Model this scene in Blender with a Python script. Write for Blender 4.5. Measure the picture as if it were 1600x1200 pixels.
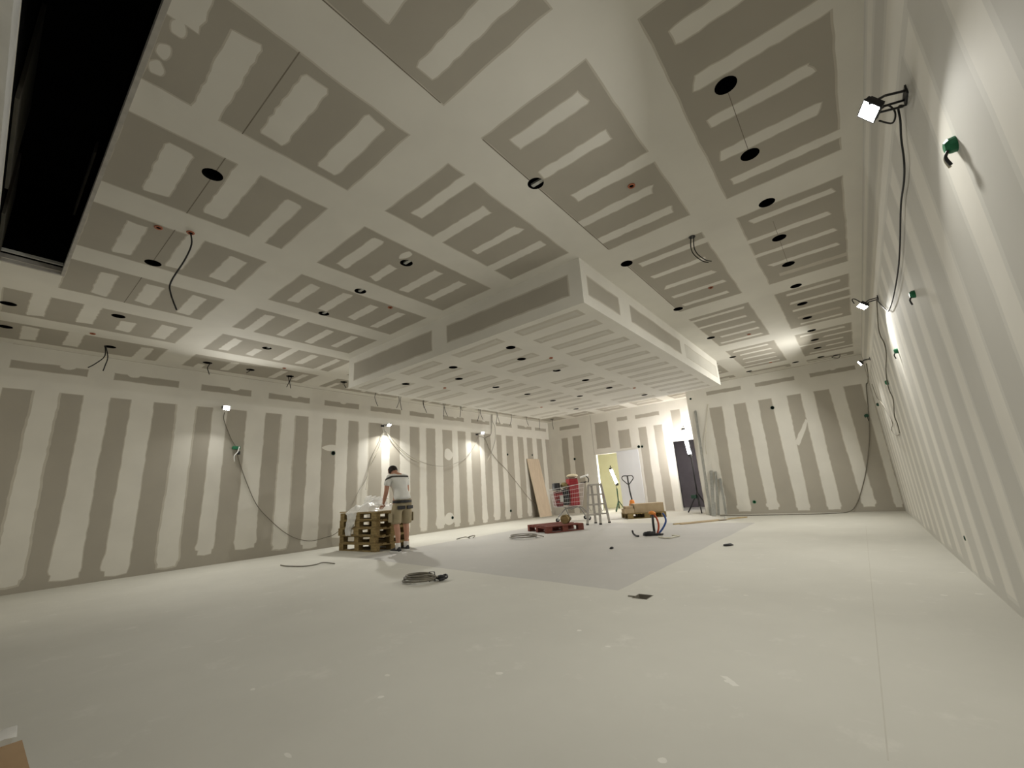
import bpy, bmesh, math, random
from mathutils import Vector, Matrix, noise
from mathutils.geometry import delaunay_2d_cdt

SC = bpy.context.scene
for _o in list(bpy.data.objects):
    bpy.data.objects.remove(_o)
COL = SC.collection

# ------------------------------------------------------------------ camera, world, exposure
cam_data = bpy.data.cameras.new('camera')
cam_data.sensor_fit = 'HORIZONTAL'
cam_data.sensor_width = 36.0
cam_data.lens = 14.826
cam_data.clip_start = 0.02
cam_data.clip_end = 200
cam = bpy.data.objects.new('camera', cam_data)
COL.objects.link(cam)
CR = Vector((0.774604, 0.629273, -0.063274))
CU = Vector((0.204416, -0.154431, 0.966626))
CF = Vector((-0.598500, 0.761687, 0.248256))
cm = Matrix.Identity(4)
for _i in range(3):
    cm[_i][0], cm[_i][1], cm[_i][2] = CR[_i], CU[_i], -CF[_i]
cm[0][3], cm[1][3], cm[2][3] = 0.0, 0.0, 0.92
cam.matrix_world = cm
SC.camera = cam

world = bpy.data.worlds.new('world')
SC.world = world
world.use_nodes = True
world.node_tree.nodes['Background'].inputs[0].default_value = (0.10, 0.10, 0.09, 1)
world.node_tree.nodes['Background'].inputs[1].default_value = 0.15

SC.view_settings.view_transform = 'Standard'
SC.view_settings.look = 'None'
SC.view_settings.gamma = 1.0
SC.view_settings.use_curve_mapping = False
SC.view_settings.exposure = 0.62
SC.cycles.use_denoising = True
SC.cycles.max_bounces = 8
SC.cycles.diffuse_bounces = 6
SC.cycles.sample_clamp_indirect = 4.0

FLOOD_WATTS = 27.0            # each wall floodlight
FLOOD_TINT = (1.0, 0.98, 0.91)
TUBE_TINT = (1.0, 0.96, 0.93)

# ------------------------------------------------------------------ room dimensions (metres)
XR, XL = 0.569, -9.396        # right and left wall
YB, YF = 14.112, 12.584       # back wall, nearer far wall
XE = -3.495                   # where the nearer far wall ends
H = 3.535                     # ceiling
SX0, SX1, SY0, SY1, SZ = -7.003, -2.052, 4.035, 10.236, 2.962   # dropped ceiling

rnd = random.Random(7)

# ------------------------------------------------------------------ materials
def nt(m):
    m.use_nodes = True
    return m.node_tree.nodes, m.node_tree.links, m.node_tree.nodes['Principled BSDF']

def noisy(name, c1, c2, scale=3.0, rough=0.85, detail=4.0, bump=0.0, metallic=0.0, stretch=(1, 1, 1), spec=0.3, fine=0.0):
    m = bpy.data.materials.new(name)
    N, L, B = nt(m)
    tc = N.new('ShaderNodeTexCoord')
    mp = N.new('ShaderNodeMapping')
    mp.inputs['Scale'].default_value = stretch
    L.new(tc.outputs['Object'], mp.inputs['Vector'])
    n = N.new('ShaderNodeTexNoise')
    n.inputs['Scale'].default_value = scale
    n.inputs['Detail'].default_value = detail
    L.new(mp.outputs[0], n.inputs['Vector'])
    r = N.new('ShaderNodeValToRGB')
    r.color_ramp.elements[0].position = 0.32
    r.color_ramp.elements[1].position = 0.68
    r.color_ramp.elements[0].color = (*c1, 1)
    r.color_ramp.elements[1].color = (*c2, 1)
    L.new(n.outputs['Fac'], r.inputs['Fac'])
    L.new(r.outputs['Color'], B.inputs['Base Color'])
    B.inputs['Roughness'].default_value = rough
    B.inputs['Metallic'].default_value = metallic
    B.inputs['Specular IOR Level'].default_value = spec
    if bump:
        n2 = N.new('ShaderNodeTexNoise')
        n2.inputs['Scale'].default_value = fine or scale * 6
        n2.inputs['Detail'].default_value = 5
        L.new(mp.outputs[0], n2.inputs['Vector'])
        b = N.new('ShaderNodeBump')
        b.inputs['Strength'].default_value = bump
        b.inputs['Distance'].default_value = 0.01
        L.new(n2.outputs['Fac'], b.inputs['Height'])
        L.new(b.outputs[0], B.inputs['Normal'])
    return m

def glow(name, col, strength):
    m = bpy.data.materials.new(name)
    N, L, B = nt(m)
    B.inputs['Base Color'].default_value = (0.8, 0.8, 0.8, 1)
    B.inputs['Emission Color'].default_value = (*col, 1)
    B.inputs['Emission Strength'].default_value = strength
    return m

M = {}
M['compound'] = noisy('joint_compound', (0.665, 0.645, 0.59), (0.725, 0.705, 0.645), 1.6, 0.8, bump=0.08, fine=9)
M['feather'] = noisy('feathered_edge', (0.50, 0.47, 0.405), (0.56, 0.53, 0.46), 4.0, 0.85)
M['paper'] = noisy('plasterboard_paper', (0.385, 0.358, 0.306), (0.415, 0.386, 0.330), 1.2, 0.9)
M['thin'] = noisy('thin_skim', (0.55, 0.53, 0.475), (0.60, 0.58, 0.52), 2.0, 0.85)
M['skim'] = noisy('wall_skim', (0.53, 0.518, 0.477), (0.565, 0.552, 0.508), 1.5, 0.8, bump=0.05, fine=7)
M['pencil'] = noisy('pencil_line', (0.16, 0.14, 0.11), (0.22, 0.20, 0.16), 8, 0.9)
M['white_board'] = noisy('white_board', (0.66, 0.67, 0.70), (0.70, 0.71, 0.73), 2, 0.5)
M['cream_wall'] = noisy('yellow_cream_wall', (0.56, 0.55, 0.37), (0.60, 0.59, 0.41), 2, 0.8)
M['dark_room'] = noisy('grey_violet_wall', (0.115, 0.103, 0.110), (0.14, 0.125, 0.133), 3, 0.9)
M['void'] = noisy('black_void', (0.004, 0.004, 0.004), (0.007, 0.007, 0.007), 4, 1.0, spec=0.0)
M['void_board'] = noisy('dusty_void_board', (0.05, 0.048, 0.035), (0.07, 0.062, 0.048), 6, 0.9)
M['alu'] = noisy('brushed_aluminium', (0.38, 0.36, 0.33), (0.47, 0.45, 0.42), 12, 0.5, metallic=0.25)
M['galv'] = noisy('galvanised_steel', (0.50, 0.505, 0.48), (0.60, 0.605, 0.575), 18, 0.5, metallic=0.1)
M['chrome'] = noisy('zinc_wire', (0.62, 0.61, 0.62), (0.75, 0.74, 0.75), 10, 0.35, metallic=0.4)
M['pallet'] = noisy('weathered_pallet_wood', (0.165, 0.118, 0.048), (0.28, 0.205, 0.090), 5, 0.85, stretch=(1, 6, 6), bump=0.2)
M['pallet_pale'] = noisy('pale_pallet_wood', (0.33, 0.255, 0.14), (0.46, 0.37, 0.21), 5, 0.85, stretch=(1, 6, 6), bump=0.2)
M['red_wood'] = noisy('red_painted_wood', (0.115, 0.032, 0.022), (0.18, 0.055, 0.038), 6, 0.8, stretch=(1, 5, 5), bump=0.2)
M['plywood'] = noisy('plywood', (0.56, 0.455, 0.345), (0.63, 0.52, 0.40), 2.5, 0.7, stretch=(6, 6, 1))
M['rubber'] = noisy('black_rubber', (0.012, 0.012, 0.012), (0.03, 0.03, 0.03), 20, 0.6)
M['black'] = noisy('black_plastic', (0.018, 0.018, 0.02), (0.035, 0.035, 0.037), 10, 0.5)
M['grey_cable'] = noisy('grey_cable', (0.16, 0.15, 0.12), (0.22, 0.20, 0.16), 10, 0.6)
M['steel'] = noisy('dull_steel_tube', (0.20, 0.195, 0.19), (0.27, 0.265, 0.26), 12, 0.45, metallic=0.3)
M['mid_cable'] = noisy('mid_grey_cable', (0.30, 0.28, 0.235), (0.38, 0.355, 0.30), 10, 0.6)
M['pale_cable'] = noisy('pale_cable', (0.55, 0.52, 0.43), (0.65, 0.62, 0.52), 10, 0.6)
M['green_box'] = noisy('green_plastic', (0.012, 0.13, 0.06), (0.02, 0.18, 0.085), 12, 0.45)
M['green_dark'] = noisy('dark_green_paint', (0.015, 0.06, 0.04), (0.03, 0.09, 0.06), 12, 0.5)
M['white_plastic'] = noisy('white_plastic', (0.72, 0.72, 0.70), (0.80, 0.80, 0.78), 6, 0.4)
M['terracotta'] = noisy('orange_conduit', (0.33, 0.10, 0.05), (0.42, 0.15, 0.08), 9, 0.6)
M['orange'] = noisy('orange_paint', (0.62, 0.20, 0.03), (0.72, 0.27, 0.06), 9, 0.45)
M['red_hose'] = noisy('red_conduit', (0.42, 0.07, 0.03), (0.50, 0.11, 0.05), 30, 0.5)
M['blue_hose'] = noisy('blue_conduit', (0.03, 0.07, 0.24), (0.05, 0.11, 0.32), 30, 0.5)
M['red'] = noisy('red_plastic', (0.26, 0.014, 0.02), (0.36, 0.035, 0.045), 4, 0.45)
M['dark_red'] = noisy('dark_red_plastic', (0.09, 0.008, 0.01), (0.17, 0.02, 0.022), 7, 0.5)
M['cardboard'] = noisy('cardboard', (0.36, 0.235, 0.125), (0.43, 0.29, 0.16), 4, 0.85)
M['carton'] = noisy('pale_carton', (0.37, 0.285, 0.18), (0.44, 0.345, 0.225), 5, 0.8)
M['paper_bag'] = noisy('cream_paper', (0.66, 0.58, 0.42), (0.74, 0.66, 0.50), 5, 0.8)
M['olive'] = noisy('olive_fabric', (0.15, 0.12, 0.05), (0.22, 0.18, 0.08), 9, 0.9)
M['label'] = noisy('grey_label', (0.42, 0.42, 0.40), (0.55, 0.55, 0.53), 6, 0.6)
M['skin'] = noisy('skin', (0.42, 0.22, 0.15), (0.48, 0.26, 0.18), 6, 0.55)
M['hair'] = noisy('dark_hair', (0.012, 0.008, 0.006), (0.03, 0.02, 0.015), 30, 0.7)
M['khaki'] = noisy('khaki_cotton', (0.30, 0.255, 0.165), (0.36, 0.305, 0.20), 8, 0.9, bump=0.3)
M['sock'] = noisy('white_cotton', (0.66, 0.64, 0.62), (0.75, 0.73, 0.70), 12, 0.9)
M['glass'] = glow('lamp_glass', (1.0, 0.98, 0.92), 40.0)
M['tube'] = glow('lit_tube', TUBE_TINT, 155.0)

# shirt: white cotton with a dark stripe round the upper body
def shirt_mat():
    m = noisy('white_shirt_cotton', (0.68, 0.68, 0.66), (0.76, 0.76, 0.73), 6, 0.9, bump=0.4, fine=14)
    N, L = m.node_tree.nodes, m.node_tree.links
    B = N['Principled BSDF']
    src = B.inputs['Base Color'].links[0].from_socket
    tc = N.new('ShaderNodeTexCoord')
    dot = N.new('ShaderNodeVectorMath'); dot.operation = 'DOT_PRODUCT'
    dot.inputs[1].default_value = (0.0, 0.42, 0.907)
    L.new(tc.outputs['Object'], dot.inputs[0])
    r = N.new('ShaderNodeValToRGB')
    r.color_ramp.interpolation = 'CONSTANT'
    e = r.color_ramp.elements
    e[0].position = 0.0; e[0].color = (0, 0, 0, 1)
    e[1].position = 0.617; e[1].color = (1, 1, 1, 1)
    k = e.new(0.633); k.color = (0, 0, 0, 1)
    ml = N.new('ShaderNodeMath'); ml.operation = 'MULTIPLY'; ml.inputs[1].default_value = 0.5
    L.new(dot.outputs['Value'], ml.inputs[0])
    L.new(ml.outputs[0], r.inputs['Fac'])
    mx = N.new('ShaderNodeMix'); mx.data_type = 'RGBA'
    L.new(r.outputs['Color'], mx.inputs['Factor'])
    L.new(src, mx.inputs['A'])
    mx.inputs['B'].default_value = (0.06, 0.055, 0.05, 1)
    L.new(mx.outputs['Result'], B.inputs['Base Color'])
    return m
M['shirt'] = shirt_mat()

def film_mat():
    m = bpy.data.materials.new('clear_plastic_film')
    N, L, B = nt(m)
    B.inputs['Base Color'].default_value = (0.94, 0.94, 0.93, 1)
    B.inputs['Roughness'].default_value = 0.18
    B.inputs['Alpha'].default_value = 0.6
    B.inputs['Subsurface Weight'].default_value = 0.0
    n = N.new('ShaderNodeTexNoise'); n.inputs['Scale'].default_value = 14
    b = N.new('ShaderNodeBump'); b.inputs['Strength'].default_value = 0.7
    L.new(n.outputs['Fac'], b.inputs['Height']); L.new(b.outputs[0], B.inputs['Normal'])
    return m
M['film'] = film_mat()

# dusty concrete floor: mottled, with trowel marks and pale splashes
def floor_mat(name, c1, c2, c3):
    m = bpy.data.materials.new(name)
    N, L, B = nt(m)
    tc = N.new('ShaderNodeTexCoord')
    n = N.new('ShaderNodeTexNoise'); n.inputs['Scale'].default_value = 0.55; n.inputs['Detail'].default_value = 6
    n.inputs['Roughness'].default_value = 0.6
    L.new(tc.outputs['Object'], n.inputs['Vector'])
    r = N.new('ShaderNodeValToRGB')
    r.color_ramp.elements[0].position = 0.3; r.color_ramp.elements[0].color = (*c1, 1)
    r.color_ramp.elements[1].position = 0.7; r.color_ramp.elements[1].color = (*c2, 1)
    L.new(n.outputs['Fac'], r.inputs['Fac'])
    n2 = N.new('ShaderNodeTexNoise'); n2.inputs['Scale'].default_value = 3.2; n2.inputs['Detail'].default_value = 8
    n2.inputs['Roughness'].default_value = 0.7
    L.new(tc.outputs['Object'], n2.inputs['Vector'])
    r2 = N.new('ShaderNodeValToRGB')
    r2.color_ramp.elements[0].position = 0.58; r2.color_ramp.elements[0].color = (0, 0, 0, 1)
    r2.color_ramp.elements[1].position = 0.80; r2.color_ramp.elements[1].color = (1, 1, 1, 1)
    L.new(n2.outputs['Fac'], r2.inputs['Fac'])
    mx = N.new('ShaderNodeMix'); mx.data_type = 'RGBA'
    L.new(r2.outputs['Color'], mx.inputs['Factor']); L.new(r.outputs['Color'], mx.inputs['A'])
    mx.inputs['B'].default_value = (*c3, 1)
    L.new(mx.outputs['Result'], B.inputs['Base Color'])
    B.inputs['Roughness'].default_value = 0.75
    B.inputs['Specular IOR Level'].default_value = 0.25
    return m
M['floor'] = floor_mat('dusty_screed', (0.495, 0.483, 0.432), (0.565, 0.553, 0.497), (0.63, 0.612, 0.558))
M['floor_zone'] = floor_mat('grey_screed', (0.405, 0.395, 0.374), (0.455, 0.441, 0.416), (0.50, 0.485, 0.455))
M['splash'] = noisy('plaster_splash', (0.62, 0.605, 0.55), (0.69, 0.675, 0.62), 9, 0.8)
M['joint'] = noisy('floor_joint', (0.45, 0.435, 0.38), (0.49, 0.47, 0.415), 9, 0.8)

# ------------------------------------------------------------------ helpers
def tag(o, label=None, cat=None, group=None, kind=None):
    if label: o['label'] = label
    if cat: o['category'] = cat
    if group: o['group'] = group
    if kind: o['kind'] = kind
    return o

def thing(name, label, cat, loc=(0, 0, 0), rotz=0.0, group=None):
    o = bpy.data.objects.new(name, None)
    COL.objects.link(o)
    o.empty_display_size = 0.1
    o.location = loc
    o.rotation_euler = (0, 0, rotz)
    return tag(o, label, cat, group)

def obj(name, bm, mat, parent=None, smooth=False, label=None):
    me = bpy.data.meshes.new(name)
    bmesh.ops.recalc_face_normals(bm, faces=bm.faces[:])
    bm.to_mesh(me)
    bm.free()
    for mm in (mat if isinstance(mat, (list, tuple)) else [mat]):
        me.materials.append(mm)
    if smooth:
        for p in me.polygons: p.use_smooth = True
    o = bpy.data.objects.new(name, me)
    COL.objects.link(o)
    if parent: o.parent = parent
    if label: o['label'] = label
    return o

def single(name, bm, mat, label, cat, group=None, smooth=False):
    """a top-level thing that is one mesh: origin moved to the middle of its base"""
    lo = [min(v.co[i] for v in bm.verts) for i in range(3)]
    hi = [max(v.co[i] for v in bm.verts) for i in range(3)]
    c = Vector(((lo[0] + hi[0]) / 2, (lo[1] + hi[1]) / 2, lo[2]))
    bmesh.ops.translate(bm, verts=bm.verts, vec=-c)
    o = obj(name, bm, mat, None, smooth)
    o.location = c
    return tag(o, label, cat, group)

def children(o):
    return [c for c in bpy.data.objects if c.parent == o]

def dup(root, loc, rotz, label=None, group=None):
    r = root.copy(); COL.objects.link(r)
    r.location = loc; r.rotation_euler = (0, 0, rotz)
    if label: r['label'] = label
    if group: r['group'] = group
    for ch in children(root):
        c = ch.copy(); COL.objects.link(c); c.parent = r
        for g in children(ch):
            d = g.copy(); COL.objects.link(d); d.parent = c
    return r

def box(bm, c, s, rz=0.0, rx=0.0, ry=0.0, bevel=0.0):
    g = bmesh.ops.create_cube(bm, size=1.0)
    vs = g['verts']
    for v in vs: v.co = Vector((v.co.x * s[0], v.co.y * s[1], v.co.z * s[2]))
    if bevel:
        es = list({e for v in vs for e in v.link_edges})
        r = bmesh.ops.bevel(bm, geom=es, offset=bevel, segments=2, affect='EDGES', profile=0.6)
        vs = list({v for f in r['faces'] for v in f.verts} | {v for v in vs if v.is_valid})
    mt = Matrix.Translation(c) @ Matrix.Rotation(rz, 4, 'Z') @ Matrix.Rotation(ry, 4, 'Y') @ Matrix.Rotation(rx, 4, 'X')
    for v in vs: v.co = mt @ v.co
    return vs

def frame_of(d):
    d = d.normalized()
    a = Vector((0, 0, 1)) if abs(d.z) < 0.9 else Vector((1, 0, 0))
    u = d.cross(a).normalized()
    return u, u.cross(d).normalized()

def tube(bm, pts, r, seg=8, smooth=0, closed=False):
    """a round bar along a polyline; r may be a number or a list"""
    P = [Vector(p) for p in pts]
    if smooth and len(P) > 2:
        Q = []
        n = len(P)
        for i in range(n if closed else n - 1):
            p0 = P[(i - 1) % n] if (closed or i > 0) else P[i]
            p1, p2 = P[i], P[(i + 1) % n]
            p3 = P[(i + 2) % n] if (closed or i < n - 2) else p2
            for k in range(smooth):
                t = k / smooth
                Q.append(0.5 * ((2 * p1) + (p2 - p0) * t + (2 * p0 - 5 * p1 + 4 * p2 - p3) * t * t + (3 * p1 - p0 - 3 * p2 + p3) * t ** 3))
        if not closed: Q.append(P[-1])
        P = Q
    n = len(P)
    R = r if isinstance(r, (list, tuple)) else [r] * n
    if len(R) != n: R = [R[min(len(R) - 1, int(i * len(R) / n))] for i in range(n)]
    rings = []
    u = None
    for i in range(n):
        if closed: d = P[(i + 1) % n] - P[i - 1]
        else: d = P[min(i + 1, n - 1)] - P[max(i - 1, 0)]
        if d.length < 1e-9: d = Vector((0, 0, 1))
        d.normalize()
        if u is None: u, w = frame_of(d)
        else:
            u = (u - d * u.dot(d))
            if u.length < 1e-6: u, w = frame_of(d)
            u.normalize()
            w = d.cross(u).normalized()
        w = d.cross(u).normalized()
        rings.append([bm.verts.new(P[i] + (u * math.cos(a) + w * math.sin(a)) * R[i]) for a in [2 * math.pi * k / seg for k in range(seg)]])
    for i in range(n if closed else n - 1):
        a, b = rings[i], rings[(i + 1) % n]
        for k in range(seg):
            bm.faces.new((a[k], a[(k + 1) % seg], b[(k + 1) % seg], b[k]))
    if not closed:
        bm.faces.new(rings[0][::-1]); bm.faces.new(rings[-1])

def lathe(bm, prof, seg=20, m=None):
    """profile of (radius, height) turned round z"""
    m = m or Matrix.Identity(4)
    rings = []
    for r, z in prof:
        rings.append([bm.verts.new(m @ Vector((r * math.cos(2 * math.pi * k / seg), r * math.sin(2 * math.pi * k / seg), z))) for k in range(seg)])
    for a, b in zip(rings, rings[1:]):
        for k in range(seg):
            bm.faces.new((a[k], a[(k + 1) % seg], b[(k + 1) % seg], b[k]))
    bm.faces.new(rings[0][::-1]); bm.faces.new(rings[-1])

def ball(bm, c, s, sub=2, amp=0.0, freq=3.0, seed=0.0, m=None):
    g = bmesh.ops.create_icosphere(bm, subdivisions=sub, radius=1.0)
    for v in g['verts']:
        p = v.co.copy()
        k = 1 + amp * noise.noise(p * freq + Vector((seed, seed * 1.7, -seed)))
        q = Vector((p.x * s[0] * k, p.y * s[1] * k, p.z * s[2] * k))
        if m: q = m @ q
        v.co = q + Vector(c)
    return g['verts']

def B(): return bmesh.new()

ORD = ['first', 'second', 'third', 'fourth', 'fifth', 'sixth', 'seventh', 'eighth', 'ninth', 'tenth', 'eleventh', 'twelfth', 'thirteenth', 'fourteenth']

# ------------------------------------------------------------------ flat surfaces with trowelled patches and real holes
def rough(poly, step=0.09, amp=0.006, wob=0.012):
    """a polygon with a hand-trowelled outline"""
    out = []
    n = len(poly)
    s = rnd.random() * 100
    acc = 0.0
    for i in range(n):
        a = Vector((*poly[i], 0)); b = Vector((*poly[(i + 1) % n], 0))
        d = b - a
        k = max(1, int(d.length / step))
        nrm = Vector((d.y, -d.x, 0)).normalized()
        for j in range(k):
            t = j / k
            p = a + d * t
            w = noise.noise(Vector((s + (acc + d.length * t) * 2.2, s, 0))) * wob + (rnd.random() - 0.5) * 2 * amp
            if j == 0: w *= 0.4
            p = p + nrm * w
            out.append((p.x, p.y))
        acc += d.length
    return out

def area2(p):
    return sum(p[i][0] * p[(i + 1) % len(p)][1] - p[(i + 1) % len(p)][0] * p[i][1] for i in range(len(p)))

def ccw(p): return p if area2(p) > 0 else p[::-1]

def inset(p, d):
    p = ccw(p)
    n = len(p)
    out = []
    for i in range(n):
        a, b, c = Vector(p[i - 1]), Vector(p[i]), Vector(p[(i + 1) % n])
        t = (c - a)
        if t.length < 1e-9: out.append((b.x, b.y)); continue
        t.normalize()
        out.append((b.x - t.y * d, b.y + t.x * d))
    return out

def rect(u0, v0, u1, v1): return [(u0, v0), (u1, v0), (u1, v1), (u0, v1)]

def disc(u, v, r, n=18): return [(u + r * math.cos(2 * math.pi * k / n), v + r * math.sin(2 * math.pi * k / n)) for k in range(n)]

def blob(u, v, ru, rv, n=18):
    s = rnd.random() * 50
    return [(u + ru * (1 + 0.12 * math.sin(3 * a + s)) * math.cos(a), v + rv * (1 + 0.1 * math.cos(2 * a + s)) * math.sin(a)) for a in [2 * math.pi * k / n for k in range(n)]]

def within(pb, x, y):
    poly, x0, x1, y0, y1 = pb
    if not (x0 <= x <= x1 and y0 <= y <= y1): return False
    c = False
    for i in range(len(poly)):
        a, b = poly[i - 1], poly[i]
        if (a[1] > y) != (b[1] > y) and x < (b[0] - a[0]) * (y - a[1]) / (b[1] - a[1]) + a[0]: c = not c
    return c

def surface(name, outer, base, layers, holes, to3d, mats, flip=False, kind='structure', label=None, sides=None):
    """layers: (polygon, material index, feather width, under-index the feather shows on)"""
    V, F, info, polys = [], [], [], []
    def put(poly, tagi):
        poly = ccw(poly)
        k = len(V)
        V.extend(Vector((p[0], p[1])) for p in poly)
        F.append(list(range(k, k + len(poly))))
        info.append(tagi)
        xs = [p[0] for p in poly]; ys = [p[1] for p in poly]
        polys.append((poly, min(xs) - 1e-6, max(xs) + 1e-6, min(ys) - 1e-6, max(ys) + 1e-6))
    put(outer, ('o',))
    fe = mats.index(M['feather']) if M['feather'] in mats else None
    for li, (poly, mi, fw) in enumerate(layers):
        put(poly, ('l', li, mi, False))
        if fw: put(inset(poly, fw), ('l', li, mi, True))
    for h in holes: put(h, ('h',))
    vo, _e, fo, _a, _b, orig = delaunay_2d_cdt(V, [], F, 0, 1e-6)
    bm = B()
    bv = [bm.verts.new(to3d(v.x, v.y)) for v in vo]
    for f, og in zip(fo, orig):
        cx = sum(vo[i].x for i in f) / len(f); cy = sum(vo[i].y for i in f) / len(f)
        tags = [info[i] for i in og if within(polys[i], cx, cy)]
        if not any(t[0] == 'o' for t in tags) or any(t[0] == 'h' for t in tags): continue
        cur = base
        ls = sorted({t[1] for t in tags if t[0] == 'l'})
        for li in ls:
            mi, fw = layers[li][1], layers[li][2]
            if fw and not any(t[0] == 'l' and t[1] == li and t[3] for t in tags):
                if cur != mi and fe is not None: cur = fe
            else: cur = mi
        vs = [bv[i] for i in f]
        try: nf = bm.faces.new(vs[::-1] if flip else vs)
        except ValueError: continue
        nf.material_index = cur
    bmesh.ops.delete(bm, geom=[v for v in bm.verts if not v.link_faces], context='VERTS')
    me = bpy.data.meshes.new(name)
    bm.to_mesh(me); bm.free()
    for m_ in mats: me.materials.append(m_)
    o = bpy.data.objects.new(name, me)
    COL.objects.link(o)
    tag(o, label, None, None, kind)
    return o

def slab(name, lo, hi, mat, label=None):
    bm = B()
    box(bm, [(a + b) / 2 for a, b in zip(lo, hi)], [b - a for a, b in zip(lo, hi)])
    o = obj(name, bm, mat)
    return tag(o, label, None, None, 'structure')

# ================================================================== THE SETTING
WM = [M['compound'], M['paper'], M['feather'], M['pencil'], M['thin'], M['skim']]
CO, PA, FE, PE, TH, SK = range(6)

# ---- ceiling: boards 1.25 m wide in rows along y, joints filled every 2.5 m, screw lines every 0.42 m
HOLE_R = 0.072
ROW_RIGHT = [(-0.178, y) for y in (2.821, 3.658, 4.498, 5.332, 6.138, 6.984, 7.841, 8.664, 9.545, 10.30, 11.05, 12.02)]
ROW_MID = [(-1.70, y) for y in (2.687, 4.584, 6.498, 8.398, 10.218, 12.02)]
ROW_CROSS = [(-3.545, 2.704), (-4.498, 2.710), (-5.435, 2.718), (-7.345, 2.726)]
ROW_FRONT = [(-3.543, 0.806), (-5.413, 0.820), (-7.281, 0.845)]
ROW_LEFT = [(-8.76, y) for y in (0.986, 2.287, 2.992, 3.736)] + [(-8.53, 4.797)]
ROW_LEFT_BACK = [(-8.77, y) for y in (5.73, 6.48, 7.22, 7.98, 8.64, 9.45, 10.27, 11.04, 11.83, 12.66, 13.5)]
ODD = [(-7.644, -0.10), (-8.62, -0.09), (-2.486, 11.869), (-0.687, 12.04), (-5.3, 11.9), (-6.4, 12.2), (-7.4, 12.5)]
SOFFIT_HOLES = [(-3.587, 4.591), (-3.821, 5.151), (-4.832, 4.619), (-5.286, 5.187), (-6.135, 4.662), (-5.283, 6.202), (-3.822, 6.176),
                (-3.831, 7.223), (-5.280, 7.237), (-3.830, 8.249), (-4.661, 8.427), (-5.320, 8.299), (-3.618, 9.671), (-5.550, 9.751)]
CEIL_HOLES = ROW_RIGHT + ROW_MID + ROW_CROSS + ROW_FRONT + ROW_LEFT + ROW_LEFT_BACK + ODD

COLS = [(-0.47, 0.43), (-1.72, -0.81), (-2.95, -2.08), (-4.23, -3.28), (-5.50, -4.58), (-6.75, -5.85), (-8.00, -7.10), (-9.17, -8.35)]
ROWS = [(0.24, 1.63), (2.00, 4.15), (4.55, 6.64), (7.08, 9.12), (9.60, 11.62), (12.06, 13.92)]
SCREWS = [(0.57, 0.98, 1.40), (2.24, 2.65, 3.09, 3.50, 3.91), (4.76, 5.18, 5.60, 6.02, 6.41), (7.26, 7.68, 8.10, 8.52, 8.93), (9.80, 10.2, 10.6, 11.0, 11.4), (12.3, 12.7, 13.1, 13.5)]
lay = []
def strip(x0, x1, y, w):
    """a trowelled screw line, ragged at the ends"""
    h = w / 2
    e = [rnd.uniform(-0.03, 0.03) for _ in range(4)]
    return rough([(x0 + e[0], y - h * 0.82), (x0 + 0.02, y - h), (x1 - 0.02, y - h), (x1 + e[1], y - h * 0.75), (x1 + e[2], y + h * 0.75), (x1 - 0.02, y + h), (x0 + 0.02, y + h), (x0 + e[3], y + h * 0.8)], 0.05, 0.006, 0.008)

def in_soffit(x0, x1, y): return x1 > SX0 and x0 < SX1 and SY0 - 0.1 < y < SY1 + 0.1
for ci, (x0, x1) in enumerate(COLS):
    soff = x1 > SX0 and x0 < SX1
    for ri, (y0, y1) in enumerate(ROWS):
        if ri == 0 and ci in (0, 1): y0 = -0.55
        if ri == 0 and ci >= 6: y0 = -0.16
        if soff and ri == 1: y1 = 3.87
        if soff and ri in (2, 3): continue
        if soff and ri == 4: y0 = 10.45
        if ci in (0, 1) and ri == 5: y1 = 12.2
        if ci in (0, 1, 2) and ri == 5 and ci < 2: y0, y1 = 12.05, 12.40
        if ci == 2 and ri == 5: y1 = 12.38
        lay.append((rough(rect(x0, y0, x1, y1), 0.10, 0.004, 0.009), PA, 0.014))
        sc = list(SCREWS[ri])
        if ri == 0 and y0 < 0: sc = [0.15] + sc
        w = 0.17 if ri == 0 else 0.135 if ri == 1 else 0.115
        for y in sc:
            if not (y0 + 0.05 < y < y1 - 0.05): continue
            if soff and ri == 1 and y > 3.8: continue
            a = x0 + rnd.uniform(0.07, 0.15); b = x1 - rnd.uniform(0.07, 0.15)
            q = rnd.random()
            if q < 0.18: b = x1 + 0.06
            elif q < 0.36: a = x0 - 0.06
            hit = [hx for hx, hy in CEIL_HOLES if a < hx < b and abs(hy - y) < 0.10 + w / 2 - 0.04]
            if hit:                                                    # the filler stops short of a cut-out
                if hit[0] - 0.14 - a > 0.2: lay.append((strip(a, hit[0] - 0.14, y, w), CO, 0.010))
                if b - hit[0] > 0.35: lay.append((strip(hit[0] + 0.14, b, y, w), CO, 0.010))
            else:
                lay.append((strip(a, b, y + rnd.uniform(-0.015, 0.015), w * rnd.uniform(0.9, 1.1)), CO, 0.010))
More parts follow.
